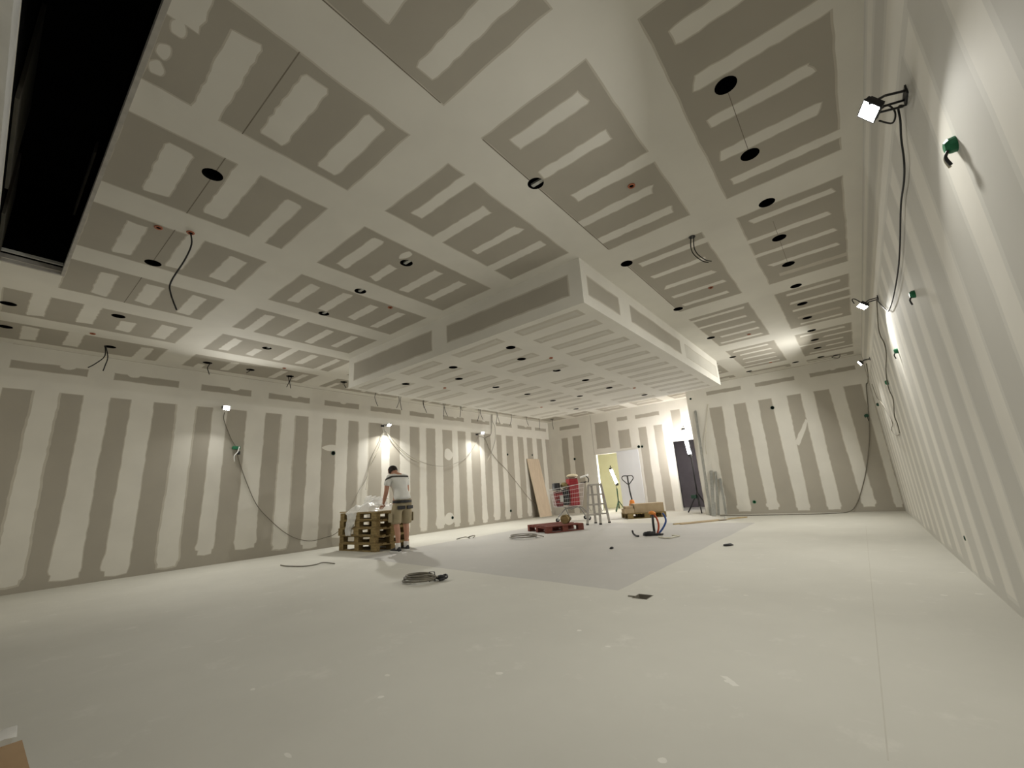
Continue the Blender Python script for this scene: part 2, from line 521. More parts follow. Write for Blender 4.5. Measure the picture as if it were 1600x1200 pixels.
# three thumbed dabs beside the shutter slot, pencil centre lines through the cut-outs, patches by two cut-outs
for x in (-2.44, -2.65, -2.80): lay.append((blob(x, 0.315 if x > -2.5 else 0.295, 0.065, 0.042), CO, 0.008))
lay.append((rough(rect(-2.40, 0.22, -2.06, 0.40), 0.05, 0.008, 0.01), CO, 0.008))
lay.append((blob(-3.42, 2.60, 0.10, 0.05), CO, 0.006))
for x0, x1 in ((-2.95, -2.08), (-4.23, -3.28), (-5.50, -4.58), (-6.75, -5.85)):
    lay.append((rect(x0, 0.808, x1, 0.8155), PE, 0))
lay.append((rect(-0.181, 2.86, -0.176, 3.6), PE, 0))
lay.append((rect(-0.182, 4.9, -0.178, 6.1), PE, 0))
for (x0, x1), y in ((COLS[1], 0), ):
    lay.append((rect(-1.722, 2.02, -1.712, 4.13), PE, 0)); lay.append((rect(-1.722, 4.57, -1.713, 6.6), PE, 0)); lay.append((rect(-1.722, 0.2, -1.714, 1.6), PE, 0))
SLOT = (-6.25, -0.24, -1.5, 0.235)
ceil_outer = [(XL, -0.20), (SLOT[0], -0.20), (SLOT[0], -0.29), (-1.45, -0.29), (-1.45, -0.75), (XR, -0.75), (XR, YF), (XE, YF), (XE, YB), (XL, YB)]
ceil_holes = [disc(x, y, HOLE_R) for x, y in CEIL_HOLES] + [rect(SLOT[0], SLOT[1], SLOT[2], SLOT[3])]
surface('ceiling', ceil_outer, CO, lay, ceil_holes, lambda u, v: (u, v, H), WM, flip=True, label='plasterboard ceiling with filled joints and screw lines')

# ---- dropped ceiling under the middle of the room
lay = []
SCOL = [(-3.22, -2.20), (-4.43, -3.48), (-5.68, -4.72), (-6.90, -5.95)]
for ci, (x0, x1) in enumerate(SCOL):
    y = 4.25
    n = 0
    while y < 10.0:
        if n % 6 != 5 or ci in (0, 2):
            a, b = x0 + rnd.uniform(0, 0.05), x1 - rnd.uniform(0, 0.06)
            lay.append((rough(rect(a, y - 0.10, b, y + 0.10), 0.1, 0.006, 0.03), TH, 0.06))
        y += 0.44; n += 1
surface('ceiling_soffit', rect(SX0, SY0, SX1, SY1), CO, lay, [disc(x, y, HOLE_R) for x, y in SOFFIT_HOLES], lambda u, v: (u, v, SZ), WM, flip=True,
        label='lowered plasterboard soffit under the middle of the ceiling')
fl = [(rough(rect(-6.84, 3.07, -4.66, 3.41), 0.1, 0.004, 0.012), PA, 0.02), (rough(rect(-4.34, 3.10, -2.22, 3.38), 0.1, 0.004, 0.012), PA, 0.02)]
surface('ceiling_soffit', rect(SX0, SZ, SX1, H), CO, fl, [], lambda u, v: (u, SY0, v), WM, label='soffit edge with two long bare boards')
fl = [(rough(rect(4.17, 3.10, 5.04, 3.36), 0.1, 0.004, 0.012), PA, 0.02), (rough(rect(5.40, 3.11, 7.58, 3.38), 0.1, 0.004, 0.012), PA, 0.02), (rough(rect(7.84, 3.11, 10.08, 3.38), 0.1, 0.004, 0.012), TH, 0.02)]
surface('ceiling_soffit', rect(SY0, SZ, SY1, H), CO, fl, [], lambda u, v: (SX1, u, v), WM, label='soffit edge with three bare boards')
surface('ceiling_soffit', rect(SY0, SZ, SY1, H), CO, [], [], lambda u, v: (SX0, u, v), WM, flip=True, label='soffit edge facing the long wall')
surface('ceiling_soffit', rect(SX0, SZ, SX1, H), CO, [], [], lambda u, v: (u, SY1, v), WM, flip=True, label='soffit edge facing the back wall')

# ---- left wall
lay = []
def foot(u0, u1, top, bot):
    """a vertical joint band with a ragged, spread foot"""
    w = u1 - u0
    d0, d1 = rnd.uniform(0.0, .045), rnd.uniform(0.0, .045)
    return rough([(u0, top), (u0 + rnd.uniform(-.015, .015), 1.5), (u0 - rnd.uniform(0, .015), 0.40), (u0 - d0, bot + 0.15), (u0 - d0 + 0.015, bot + 0.10), (u0 + rnd.uniform(-.01, .03), bot + 0.085), (u0 + rnd.uniform(0, .03), bot + 0.01), (u0 + w * 0.5, bot - 0.01),
                  (u1 - rnd.uniform(.0, .03), bot + 0.01), (u1 - rnd.uniform(0, .03), bot + 0.08), (u1 + d1 - 0.01, bot + 0.095), (u1 + d1, bot + 0.15), (u1 + rnd.uniform(0, .02), 0.45), (u1 + rnd.uniform(-.015, .015), 1.5), (u1, top)][::-1], 0.07, 0.006, 0.010)
lay.append((rough([(-0.2, 2.852), (YB, 2.852), (YB, H), (-0.2, H)], 0.2, 0.002, 0.006), CO, 0.008))
LIGHT = [(0.32, 0.60), (0.86, 1.17), (1.44, 1.74), (2.06, 2.37), (2.63, 2.87), (3.22, 3.57), (3.88, 4.19), (4.48, 4.80), (5.14, 5.45), (5.71, 6.01), (6.39, 6.63), (6.95, 7.27), (7.60, 7.85), (8.19, 8.46), (8.85, 9.08), (9.42, 9.67), (10.05, 10.27), (10.60, 10.89), (11.16, 11.41), (11.80, 12.06), (12.40, 12.62), (12.96, 13.25), (13.59, 13.83)]
lay.append((rect(-0.2, 0.0, 0.02, H), CO, 0.006))
for i, (a, b) in enumerate(LIGHT):
    lay.append((foot(a - 0.01, b + 0.01, 2.9, rnd.uniform(0.03, 0.09) if i not in (4, 5, 8, 9, 10) else rnd.uniform(0.10, 0.2)), CO, 0.012 if i % 3 else 0.028))
for a, b in ((0.03, 0.86), (1.17, 2.06), (2.40, 3.27), (3.60, 4.48), (4.82, 5.72), (6.04, 6.98), (7.27, 8.16), (8.50, 9.38), (9.70, 10.58), (10.92, 11.78), (12.12, 12.98), (13.2, 13.95)):
    lay.append((rough(rect(a, 3.16, b, 3.29), 0.09, 0.005, 0.01), PA, 0.01))
    if rnd.random() < 0.7: lay.append((blob((a + b) / 2 + rnd.uniform(-.2, .2), 3.29, 0.09, 0.05), CO, 0.006))
lay.append((blob(5.03, 2.18, 0.20, 0.075), CO, 0.006))
lay.append((blob(8.68, 2.13, 0.17, 0.17), CO, 0.006))
lay.append((blob(8.66, 0.30, 0.22, 0.16), CO, 0.006))
surface('wall_left', rect(-0.4, 0, YB, H), PA, lay, [], lambda u, v: (XL, u, v), WM, label='long plasterboard wall striped with filled joints')

# ---- right wall: skimmed, faint paler bands
lay = []
for k in range(21):
    c = 1.77 + 0.6 * k
    if c > YF - 0.2: break
    lay.append((rough(rect(c - 0.14, 0.06 if k % 3 else 0.0, c + 0.14, 2.86), 0.2, 0.004, 0.02), CO, 0.04))
lay.append((rough(rect(0.2, 2.86, YF, 3.16), 0.2, 0.004, 0.01), CO, 0.04))
lay.append((rough(rect(0.2, 3.32, YF, 3.50), 0.2, 0.004, 0.01), CO, 0.04))
WMR = [M['compound'], M['paper'], M['thin'], M['pencil'], M['thin'], M['skim']]
RF = noisy('soft_skim_edge', (0.59, 0.58, 0.535), (0.635, 0.62, 0.572), 1.5, 0.8)
WMR[FE] = RF
_keep = M['feather']; M['feather'] = RF
surface('wall_right', rect(-3.0, 0, YF, H), SK, lay, [], lambda u, v: (XR, u, v), WMR, flip=True, label='smooth skimmed wall with faint pale bands')
M['feather'] = _keep

# ---- nearer far wall
lay = []
DK = [(-2.92, -2.61, -2.93, -2.69), (-2.30, -2.02, -2.36, -2.01), (-1.71, -1.42, -1.74, -1.39), (-1.06, -0.78, -1.10, -0.79), (-0.50, -0.20, -0.50, -0.14), (0.09, 0.41, 0.12, 0.41)]
lay.append((rough([(XE, 2.84), (XR, 2.84), (XR, H), (XE, H)], 0.2, 0.003, 0.008), CO, 0.01))
prev = (XE, XE)
for i, (a, b, c, d) in enumerate(DK + [(XR, 9, XR, 9)]):
    u0, u1, w0, w1 = prev[0], a, prev[1], c
    bt = rnd.uniform(0.04, 0.10)
    e0, e1 = rnd.uniform(0, 0.025), rnd.uniform(0, 0.025)
    poly = [(w0 + 0.02, bt), (w0 + 0.015, bt + 0.06), (w0 - (e0 if i else 0), bt + 0.09), (w0 - (e0 if i else 0), bt + 0.15), (w0 + 0.005, bt + 0.18), (u0 + (w0 - u0) * 0.5, 1.5), (u0, 2.9), (u1, 2.9), (u1 + (w1 - u1) * 0.5, 1.5), (w1 - 0.005, bt + 0.18), (w1 + (e1 if i < 6 else 0), bt + 0.14), (w1 + (e1 if i < 6 else 0), bt + 0.08), (w1 - 0.02, bt + 0.05), (w1 - 0.03, bt)] if i else [(XE, 0), (XE, 2.9), (u1, 2.9), (u1, 1.5), (w1, 0.3), (w1 - 0.03, 0.0)]
    lay.append((rough(poly[::-1], 0.07, 0.006, 0.010), CO, 0.014))
    prev = (b, d)
for a, b, z0 in ((-2.94, -2.05, 3.21), (-1.71, -0.82, 3.205), (-0.50, 0.40, 3.20)):
    lay.append((rough(rect(a, z0, b, z0 + 0.11), 0.09, 0.006, 0.01), PA, 0.01))
lay.append((blob(-0.02, 3.31, 0.06, 0.03), CO, 0.005))
lay.append((rough([(-0.79, 2.22), (-0.72, 2.16), (-1.05, 1.58), (-1.15, 1.66)], 0.08, 0.008, 0.02), CO, 0.01))
surface('wall_far', rect(XE, 0, XR, H), PA, lay, [], lambda u, v: (u, YF, v), WM, label='far wall with six bare board stripes')
surface('wall_return', rect(YF, 0, YB, H), CO, [], [], lambda u, v: (XE, u, v), WM, flip=True, label='short return wall at the end of the far wall')

# ---- back wall with two openings
D1 = (-7.40, -6.55, 2.05)
D2 = (-4.60, -3.62, 2.19)
lay = []
for a, b, z0, z1 in ((-8.82, -8.53, 0.02, 2.83), (-8.32, -7.93, 0.02, 2.85), (-7.33, -6.78, 2.25, 3.23), (-6.44, -6.00, 2.16, 2.82), (-5.68, -5.39, 0.02, 2.81), (-5.13, -4.83, 0.02, 2.81), (-4.50, -4.19, 2.36, 3.22),
                     (-8.86, -7.97, 3.14, 3.285), (-6.42, -6.02, 3.14, 3.28), (-5.73, -4.87, 3.12, 3.26)):
    lay.append((rough(rect(a, z0, b, z1), 0.1, 0.006, 0.015), PA, 0.014))
lay.append((rect(-7.47, 2.05, -7.46, H), PE, 0))
bw_outer = [(XL, 0), (D1[0], 0), (D1[0], D1[2]), (D1[1], D1[2]), (D1[1], 0), (D2[0], 0), (D2[0], D2[2]), (D2[1], D2[2]), (D2[1], 0), (XE, 0), (XE, H), (XL, H)]
surface('wall_back', bw_outer, CO, lay, [], lambda u, v: (u, YB, v), WM, label='back wall with two open doorways')
for i, d in enumerate((D1, D2)):
    bm = B()
    for q in ([(d[0], YB, 0), (d[0], YB + 0.12, 0), (d[0], YB + 0.12, d[2]), (d[0], YB, d[2])], [(d[1], YB, 0), (d[1], YB, d[2]), (d[1], YB + 0.12, d[2]), (d[1], YB + 0.12, 0)], [(d[0], YB, d[2]), (d[0], YB + 0.12, d[2]), (d[1], YB + 0.12, d[2]), (d[1], YB, d[2])]):
        bm.faces.new([bm.verts.new(p) for p in q])
    tag(obj('trim_%d' % (i + 1), bm, M['compound']), 'plastered reveal of a doorway', None, None, 'structure')

def room(nm, x0, x1, y0, y1, z1, wall, label):
    for nm2, q in (('wall_back', [(x0, y1, 0), (x1, y1, 0), (x1, y1, z1), (x0, y1, z1)]), ('wall_left', [(x0, y0, 0), (x0, y1, 0), (x0, y1, z1), (x0, y0, z1)]), ('wall_right', [(x1, y1, 0), (x1, y0, 0), (x1, y0, z1), (x1, y1, z1)]),
                   ('ceiling', [(x0, y0, z1), (x0, y1, z1), (x1, y1, z1), (x1, y0, z1)])):
        bm = B(); bm.faces.new([bm.verts.new(p) for p in q])
        tag(obj(nm2, bm, M['compound'] if nm2 == 'ceiling' and wall == 'cream_wall' else M[wall]), label, None, None, 'structure')
room('a', -9.3, -5.95, YB + 0.12, 17.3, 2.5, 'cream_wall', 'yellowish wall of the lit room behind the doorway')
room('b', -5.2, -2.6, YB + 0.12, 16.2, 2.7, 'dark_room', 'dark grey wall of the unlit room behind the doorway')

# ---- shop front side: wall beside the opening, shutter slot above it, corridor behind
surface('wall_front', rect(XL, 0, SLOT[0], H), CO, [], [], lambda u, v: (u, -0.20, v), WM, flip=True, label='short front wall beside the shop opening')
slab('wall_header', (-6.25, -0.75, 3.30), (-1.45, -0.243, 4.4), M['white_plastic'], 'white header beam above the shop opening')
for nm, lo, hi in (('wall_corridor', (XL, -3.2, 0), (XR + 0.1, -3.1, H)), ('wall_corridor', (XL - 0.1, -3.1, 0), (XL, -0.4, H)), ('ceiling_corridor', (XL, -3.1, H), (XR, -0.75, H + 0.1))):
    slab(nm, lo, hi, M['skim'], 'plain wall of the corridor outside')
slab('ceiling_corridor', (XL, -0.75, H), (-6.4, -0.20, H + 0.1), M['skim'], 'plain ceiling of the corridor outside')
slab('ceiling_void', (-6.5, -0.38, 4.4), (-1.3, 0.36, 4.5), M['void'], 'black top of the shutter slot')
slab('ceiling_void', (-6.5, 0.26, H + 0.02), (-1.3, 0.36, 4.4), M['void'], 'black side of the shutter slot')
slab('ceiling_void', (-6.5, -0.30, H + 0.02), (-6.30, 0.26, 4.4), M['void'], 'black end of the shutter slot')
slab('ceiling_void', (-1.45, -0.30, H + 0.02), (-1.3, 0.26, 4.4), M['void'], 'black end of the shutter slot near the camera')
slab('ceiling_void', (-6.3, -0.241, H + 0.02), (-1.45, -0.234, 4.4), M['void'], 'black side of the slot at the header')
for lo, hi in (((-4.9, -0.230, 3.56), (-3.7, -0.210, 4.38)), ((-6.2, -0.230, 3.56), (-5.35, -0.210, 4.2)), ((-5.95, 0.20, 4.08), (-4.7, 0.215, 4.2))):
    slab('ceiling_void', lo, hi, M['void_board'], 'dusty board inside the shutter slot')
slab('trim_3', (-6.27, 0.222, H - 0.035), (-1.5, 0.248, H + 0.05), M['alu'], 'grey metal edge along the shutter slot')
slab('trim_4', (-6.29, -0.28, H - 0.035), (-6.262, 0.248, H + 0.05), M['alu'], 'grey metal edge at the end of the shutter slot')
slab('trim_5', (-6.22, -0.28, H + 0.05), (-6.20, 0.22, H + 0.08), M['galv'], 'inner rail at the end of the shutter slot')

# ---- floor
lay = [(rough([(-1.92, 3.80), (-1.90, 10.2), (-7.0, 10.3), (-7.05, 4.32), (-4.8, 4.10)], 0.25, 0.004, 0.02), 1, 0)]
for x, y in ((-0.677, 2.357), (0.283, 4.54), (-0.923, 4.033), (-2.226, 1.567), (-1.698, 1.891), (-2.726, 1.085), (-1.924, 0.911), (-0.729, 1.624), (-2.029, 1.393), (0.5, 5.494), (-1.675, 2.682), (-1.375, 2.505), (0.479, 4.663)):
    lay.append((blob(x, y, rnd.uniform(0.012, 0.03), rnd.uniform(0.008, 0.018), 10), 2, 0))
for k in range(60):
    lay.append((blob(rnd.uniform(-8.8, 0.4), rnd.uniform(1.2, 11.5), rnd.uniform(0.004, 0.014), rnd.uniform(0.003, 0.010), 8), 2, 0))
lay.append((rough([(-0.655, 2.32), (-0.63, 2.33), (-0.70, 2.41), (-0.73, 2.405)], 0.02, 0.005, 0.006), 2, 0))
lay.append((rect(-0.126, 2.0, -0.121, 9.5), 3, 0))
FB = (-1.64, 3.675)
surface('floor', rect(XL - 0.1, -3.2, XR + 0.1, 17.4), 0, lay, [rect(FB[0] - 0.065, FB[1] - 0.075, FB[0] + 0.065, FB[1] + 0.075)], lambda u, v: (u, v, 0.0), [M['floor'], M['floor_zone'], M['splash'], M['joint']], label='dusty pale concrete floor')

# ================================================================== CEILING CUT-OUTS AND LOOSE CABLES
def cutout(x, y, z, label, group, bar=None):
    bm = B()
    n = 18
    r0, r1 = [], []
    for k in range(n):
        a = 2 * math.pi * k / n
        r0.append(bm.verts.new((HOLE_R * math.cos(a), HOLE_R * math.sin(a), 0)))
        r1.append(bm.verts.new((HOLE_R * 1.02 * math.cos(a), HOLE_R * 1.02 * math.sin(a), 0.16)))
    for k in range(n): bm.faces.new((r0[k], r0[(k + 1) % n], r1[(k + 1) % n], r1[k]))
    bm.faces.new(r1)
    o = obj('downlight_hole', bm, M['void'])
    o.location = (x, y, z)
    tag(o, label, 'ceiling hole', group)
    if bar is not None:
        bm = B()
        box(bm, (0.0, bar, 0.03), (0.12, 0.035, 0.02), 0.0)
        obj('furring_channel', bm, M['galv'], o, label='galvanised metal bar inside the hole')
    return o
for i, (x, y) in enumerate(ROW_RIGHT):
    cutout(x, y, H, 'round black downlight hole, %s from the camera in the row along the skimmed wall' % ORD[i], 'downlight holes along the skimmed wall')
for i, (x, y) in enumerate(ROW_MID):
    cutout(x, y, H, 'round black downlight hole, %s from the camera in the row beside the soffit edge' % ORD[i], 'downlight holes beside the soffit', bar=0.03 if i == 0 else None)
for i, (x, y) in enumerate(ROW_CROSS):
    cutout(x, y, H, 'round hole showing a metal bar, %s away from the soffit corner in its row' % ORD[i], 'holes with a metal bar in front of the soffit', bar=0.02 if i < 3 else 0.035)
for i, (x, y) in enumerate(ROW_FRONT):
    cutout(x, y, H, 'round black downlight hole on the pencil line, %s from the shutter slot corner' % ORD[2 - i], 'downlight holes on the pencil line')
for i, (x, y) in enumerate(ROW_LEFT):
    cutout(x, y, H, 'round hole above the striped wall, %s from the shop front in its row' % ORD[i], 'cable holes above the striped wall')
for i, (x, y) in enumerate(ROW_LEFT_BACK):
    cutout(x, y, H, 'cable hole in the gap between soffit and striped wall, %s from the soffit corner' % ORD[i], 'cable holes behind the soffit')
for (x, y), lb in zip(ODD, ('round black hole nearest the short front wall', 'round black hole at the corner of front and striped walls', 'round black hole between soffit and far wall', 'round black hole above the middle of the far wall',
                            'round black hole above the back wall, nearest the dark doorway', 'round black hole above the back wall, over the white panel', 'round black hole above the back wall, over the lit doorway')):
    cutout(x, y, H, lb, 'odd ceiling holes')
for i, (x, y) in enumerate(SOFFIT_HOLES):
    lb = ('soffit hole nearest the soffit\'s bare-board corner', 'soffit hole just behind the corner hole', 'soffit hole second along the front edge', 'soffit hole behind the second front-edge hole', 'soffit hole third along the front edge, nearest the striped wall',
          'soffit hole with the orange conduit side row, third back', 'soffit hole third back in the inner row', 'soffit hole fourth back in the inner row', 'soffit hole fourth back in the outer row', 'soffit hole fifth back in the inner row',
          'soffit hole midway between the two rows, towards the back', 'soffit hole fifth back in the outer row', 'soffit hole at the back edge, towards the far wall', 'soffit hole at the back edge, towards the striped wall')[i]
    cutout(x, y, SZ, 'round black ' + lb, 'downlight holes in the soffit', bar=0.02 if i in (5, 6) else None)

# orange conduit ends poking through the boards
CONDUITS = [(-4.53, 0.92, H, 'orange conduit end that the long black cable hangs from'), (-4.64, 0.70, H, 'orange conduit end beside the long black cable'), (-8.23, 0.72, H, 'orange conduit end near the first cable hole of the striped wall'),
            (-1.08, 3.31, H, 'orange-ringed conduit end between the shutter slot and soffit corner'), (-1.11, 6.08, H, 'orange conduit end, second beyond the pair of hanging wires'), (-1.11, 8.77, H, 'orange conduit end in the third board beside the soffit'),
            (-1.14, 11.49, H, 'orange conduit end closest to the far wall'), (-4.64, 3.26, H, 'orange conduit end in front of the soffit face'), (-8.27, 3.41, H, 'conduit end over the lamp on the striped wall'),
            (-3.47, 5.47, SZ, 'orange conduit end on the soffit near its corner holes'), (-5.92, 5.42, SZ, 'conduit end on the soffit by the front edge row'), (-5.94, 8.70, SZ, 'conduit end on the soffit towards the striped wall'), (-3.47, 8.73, SZ, 'conduit end on the soffit towards the far wall')]
for x, y, z, lb in CONDUITS:
    t = thing('conduit_end', lb, 'conduit', (x, y, z), 0, 'orange conduit ends in the ceiling')
    bm = B(); tube(bm, [(0.026 * math.cos(a), 0.026 * math.sin(a), -0.004) for a in [k * math.pi / 6 for k in range(12)]], 0.008, 6, closed=True)
    obj('ring', bm, M['terracotta'], t, True)
    bm = B(); lathe(bm, [(0.02, -0.003), (0.02, 0.0)], 12); obj('bore', bm, M['void'], t)

def cable(name, pts, r, mat, label, cat='cable', group=None, smooth=5):
    bm = B(); tube(bm, pts, r, 6, smooth)
    return single(name, bm, mat, label, cat, group, True)

LONG = [(-4.53, 0.92, 3.535), (-4.505, 0.935, 3.40), (-4.52, 0.905, 3.23), (-4.585, 0.84, 3.00), (-4.575, 0.85, 2.88), (-4.53, 0.90, 2.72)]
cable('hanging_cable', LONG, 0.007, M['rubber'], 'long kinked black cable hanging from an orange conduit', 'cable', 'cables hanging from the ceiling')
t = thing('hanging_cable', 'pair of black wires curling from a small ceiling hole', 'cable', (-0.92, 4.57, H), 0, 'cables hanging from the ceiling')
bm = B(); lathe(bm, [(0.035, -0.006), (0.035, 0.0)], 14); obj('grommet', bm, M['black'], t)
for dx in (-0.012, 0.02):
    bm = B(); tube(bm, [(dx, 0, 0), (dx - 0.015, -0.02, -0.13), (dx + 0.0, 0.0, -0.22), (dx + 0.06, 0.05, -0.30), (dx + 0.11, 0.08, -0.325)], 0.0055, 6, 5)
    obj('wire', bm, M['rubber'], t, True)
# cables in the holes above the striped wall
def drop(i, x, y, ends, z0=H + 0.03, where=''):
    t = thing('hanging_cable', where, 'cable', (x, y, z0), 0, 'cables hanging from the ceiling')
    for (dx, dy, dz) in ends:
        bm = B(); tube(bm, [(rnd.uniform(-.02, .02), 0.068 * (1 if dy > 0 else -1), 0.02), (dx * 0.25, dy * 0.2, dz * 0.45), (dx * 0.6, dy * 0.62, dz * 0.8), (dx, dy, dz)], 0.007, 6, 4)
        obj('wire', bm, M['rubber'], t, True)
drop(0, -8.76, 0.986, [(0.0, -0.20, -0.41), (0.0, -0.03, -0.43)], where='two-tailed cable from the hole nearest the shop front, above the striped wall')
drop(1, -8.77, 2.29, [(0.0, 0.05, -0.24)], where='single short cable above the lamp nearest the shop front')
drop(2, -8.77, 2.992, [(0.0, -0.06, -0.10)], where='stub of cable just past the first wall lamp')
drop(3, -8.764, 3.736, [(0.0, -0.05, -0.27), (0.0, 0.03, -0.28)], where='crossed cable pair in front of the soffit edge')
drop(4, -8.53, 4.797, [(0.02, 0.05, -0.16), (0.0, -0.02, -0.08)], where='short cable against the soffit corner')
for i, ((x, y), e) in enumerate(zip(ROW_LEFT_BACK, ([(0, .11, -.42)], [(0, -.10, -.40), (0, .06, -.44)], [(0, .14, -.42), (0, .05, -.30)], [(0, -.02, -.46), (0, .13, -.44)], [(0, -.04, -.42), (0, .06, -.22)], [(0, -.12, -.48), (0, .14, -.40)],
                                                    [(0, -.08, -.50), (0, .13, -.46)], [(0, -.14, -.48)], [(0, .12, -.40)], [(0, -.08, -.50)], [(0, .03, -.42)]))):
    drop(5 + i, x, y, e, where='thin dark cable hanging past the soffit, %s from the soffit corner' % ORD[i])
cable('hanging_cable', [(-9.33, 10.68, H), (-9.33, 10.66, 3.29), (-9.33, 10.77, 3.13), (-9.33, 10.77, 2.72), (-9.33, 10.58, 2.31), (-9.33, 10.32, 1.95)], 0.008, M['mid_cable'], 'long loose grey cable hanging past the last lamp on the striped wall', 'cable')
cable('hanging_cable', [(-9.37, 10.70, H), (-9.37, 10.61, 2.87), (-9.37, 10.38, 2.74), (-9.37, 10.28, 2.66)], 0.007, M['grey_cable'], 'short cable dropping to the last lamp on the striped wall', 'cable')

# ================================================================== WALL FLOODLIGHTS
def flood(loc, wall, aim, label, watts, group):
    """bracket on a wall (point), head at loc, lens facing aim"""
    t = thing('floodlight', label, 'work light', wall, 0, group)
    w = Vector(wall); h = Vector(loc) - w
    side = Vector((0, 1, 0))
    bm = B()
    box(bm, (0.004 if w.x < 0 else -0.004, 0, 0.0), (0.008, 0.10, 0.05), bevel=0.001)
    for s in (-1, 1):
        tube(bm, [Vector((0, 0.035 * s, 0.0)), Vector((h.x * 0.55, 0.04 * s + h.y * 0.5, h.z * 0.5 + 0.02)), Vector((h.x, 0.055 * s + h.y, h.z))], 0.006, 6)
    obj('bracket', bm, M['black'], t)
    a = Vector(aim).normalized()
    u = a.cross(Vector((0, 0, 1))).normalized(); v = u.cross(a).normalized()
    mt = Matrix(((u.x, v.x, a.x, h.x), (u.y, v.y, a.y, h.y), (u.z, v.z, a.z, h.z), (0, 0, 0, 1)))
    bm = B()
    box(bm, (0, 0, -0.014), (0.105, 0.085, 0.024), bevel=0.004)
    for k in range(7): box(bm, (-0.039 + k * 0.013, 0, -0.032), (0.003, 0.07, 0.014))
    for s in (-1, 1):
        box(bm, (0.053 * s, 0, 0.0), (0.005, 0.085, 0.009)); box(bm, (0, 0.043 * s, 0.0), (0.105, 0.005, 0.009))
    bmesh.ops.transform(bm, matrix=mt, verts=bm.verts)
    obj('housing', bm, M['black'], t)
    bm = B(); box(bm, (0, 0, 0.001), (0.100, 0.080, 0.004)); bmesh.ops.transform(bm, matrix=mt, verts=bm.verts)
    obj('lens', bm, M['glass'], t, label='glowing white lens')
    ld = bpy.data.lights.new('floodlight_beam', 'AREA')
    ld.shape = 'RECTANGLE'; ld.size = 0.095; ld.size_y = 0.075
    ld.spread = math.radians(156); ld.energy = watts; ld.color = FLOOD_TINT
    lo = bpy.data.objects.new('floodlight_beam', ld); COL.objects.link(lo)
    lo.parent = t
    lo.matrix_local = mt @ Matrix.Translation((0, 0, 0.012)) @ Matrix.Rotation(math.pi, 4, 'X')
    return t
G = 'floodlights clamped to the walls'
flood((0.405, 2.55, 2.67), (XR, 2.66, 2.74), (-0.78, -0.20, -0.59), 'blazing floodlight on the skimmed wall nearest the camera', FLOOD_WATTS * 0.8, G)
flood((0.405, 6.15, 2.75), (XR, 6.29, 2.84), (-0.60, -0.22, -0.77), 'floodlight pointing down the skimmed wall, second from the camera', FLOOD_WATTS * 0.8, G)
flood((0.405, 10.2, 2.87), (XR, 10.25, 2.93), (-0.86, -0.12, -0.50), 'small bright floodlight on the skimmed wall by the far corner', FLOOD_WATTS * 1.8, G)
flood((-9.22, 2.80, 2.84), (XL, 2.82, 2.88), (0.84, -0.10, -0.53), 'blazing floodlight on the striped wall nearest the shop front', FLOOD_WATTS, G)
flood((-9.21, 6.47, 2.80), (XL, 6.40, 2.80), (0.62, 0.0, -0.78), 'floodlight on the striped wall above the bending worker', FLOOD_WATTS * 1.4, G)
flood((-9.21, 10.02, 2.83), (XL, 9.94, 2.80), (0.72, -0.25, -0.65), 'floodlight on the striped wall near the back corner', FLOOD_WATTS * 1.6, G)

# cables strung along the walls
X1 = XL + 0.025
def lw(pts, dx=0.0): return [(X1 + dx, y, z) for y, z in pts]
cable('lamp_cable', lw([(2.82, 2.78), (2.82, 2.65), (2.88, 2.49), (2.98, 2.27), (3.07, 2.12), (3.16, 1.83), (3.31, 1.46), (3.53, 1.01), (3.80, 0.70), (4.11, 0.42), (4.39, 0.26), (4.68, 0.19), (4.96, 0.22)]) + [(-9.15, 5.1, 0.30), (-8.6, 5.15, 0.62), (-8.38, 5.18, 0.79)], 0.007, M['grey_cable'],
      'grey cable sagging from the first striped-wall lamp to the pallets')
cable('lamp_cable', lw([(6.40, 2.74), (6.39, 2.66), (6.30, 2.39), (6.16, 2.14), (6.06, 1.90), (5.95, 1.47), (5.75, 1.18), (5.63, 0.93), (5.56, 0.80)]), 0.006, M['mid_cable'], 'outer grey cable running down from the lamp above the worker')
cable('lamp_cable', lw([(6.44, 2.74), (6.43, 2.66), (6.28, 2.22), (6.14, 1.98), (6.01, 1.74), (5.96, 1.43), (5.94, 1.2)], 0.012), 0.006, M['pale_cable'], 'inner pale cable running down from the lamp above the worker')
cable('lamp_cable', lw([(6.46, 2.67), (6.68, 2.49), (6.94, 2.25), (7.25, 2.05), (7.63, 1.90), (8.15, 1.79), (8.64, 1.80), (9.10, 1.92), (9.52, 2.15), (9.85, 2.50), (9.98, 2.74)]), 0.006, M['mid_cable'], 'grey cable swagged between two lamps of the striped wall')
cable('lamp_cable', lw([(6.49, 2.65), (6.73, 2.37), (7.09, 2.08), (7.47, 1.92), (7.60, 1.89)], 0.012), 0.008, M['pale_cable'], 'pale cable doubling the start of the swag')
cable('lamp_cable', lw([(10.03, 2.74), (10.29, 2.69), (10.52, 2.31), (10.80, 2.04), (11.28, 1.70), (11.99, 1.10), (12.53, 0.64), (13.4, 0.12), (13.75, 0.03)]), 0.008, M['mid_cable'], 'grey cable slanting from the last striped-wall lamp to the floor')
X2 = XR - 0.022
def rw(pts, dx=0.0): return [(X2 + dx, y, z) for y, z in pts]
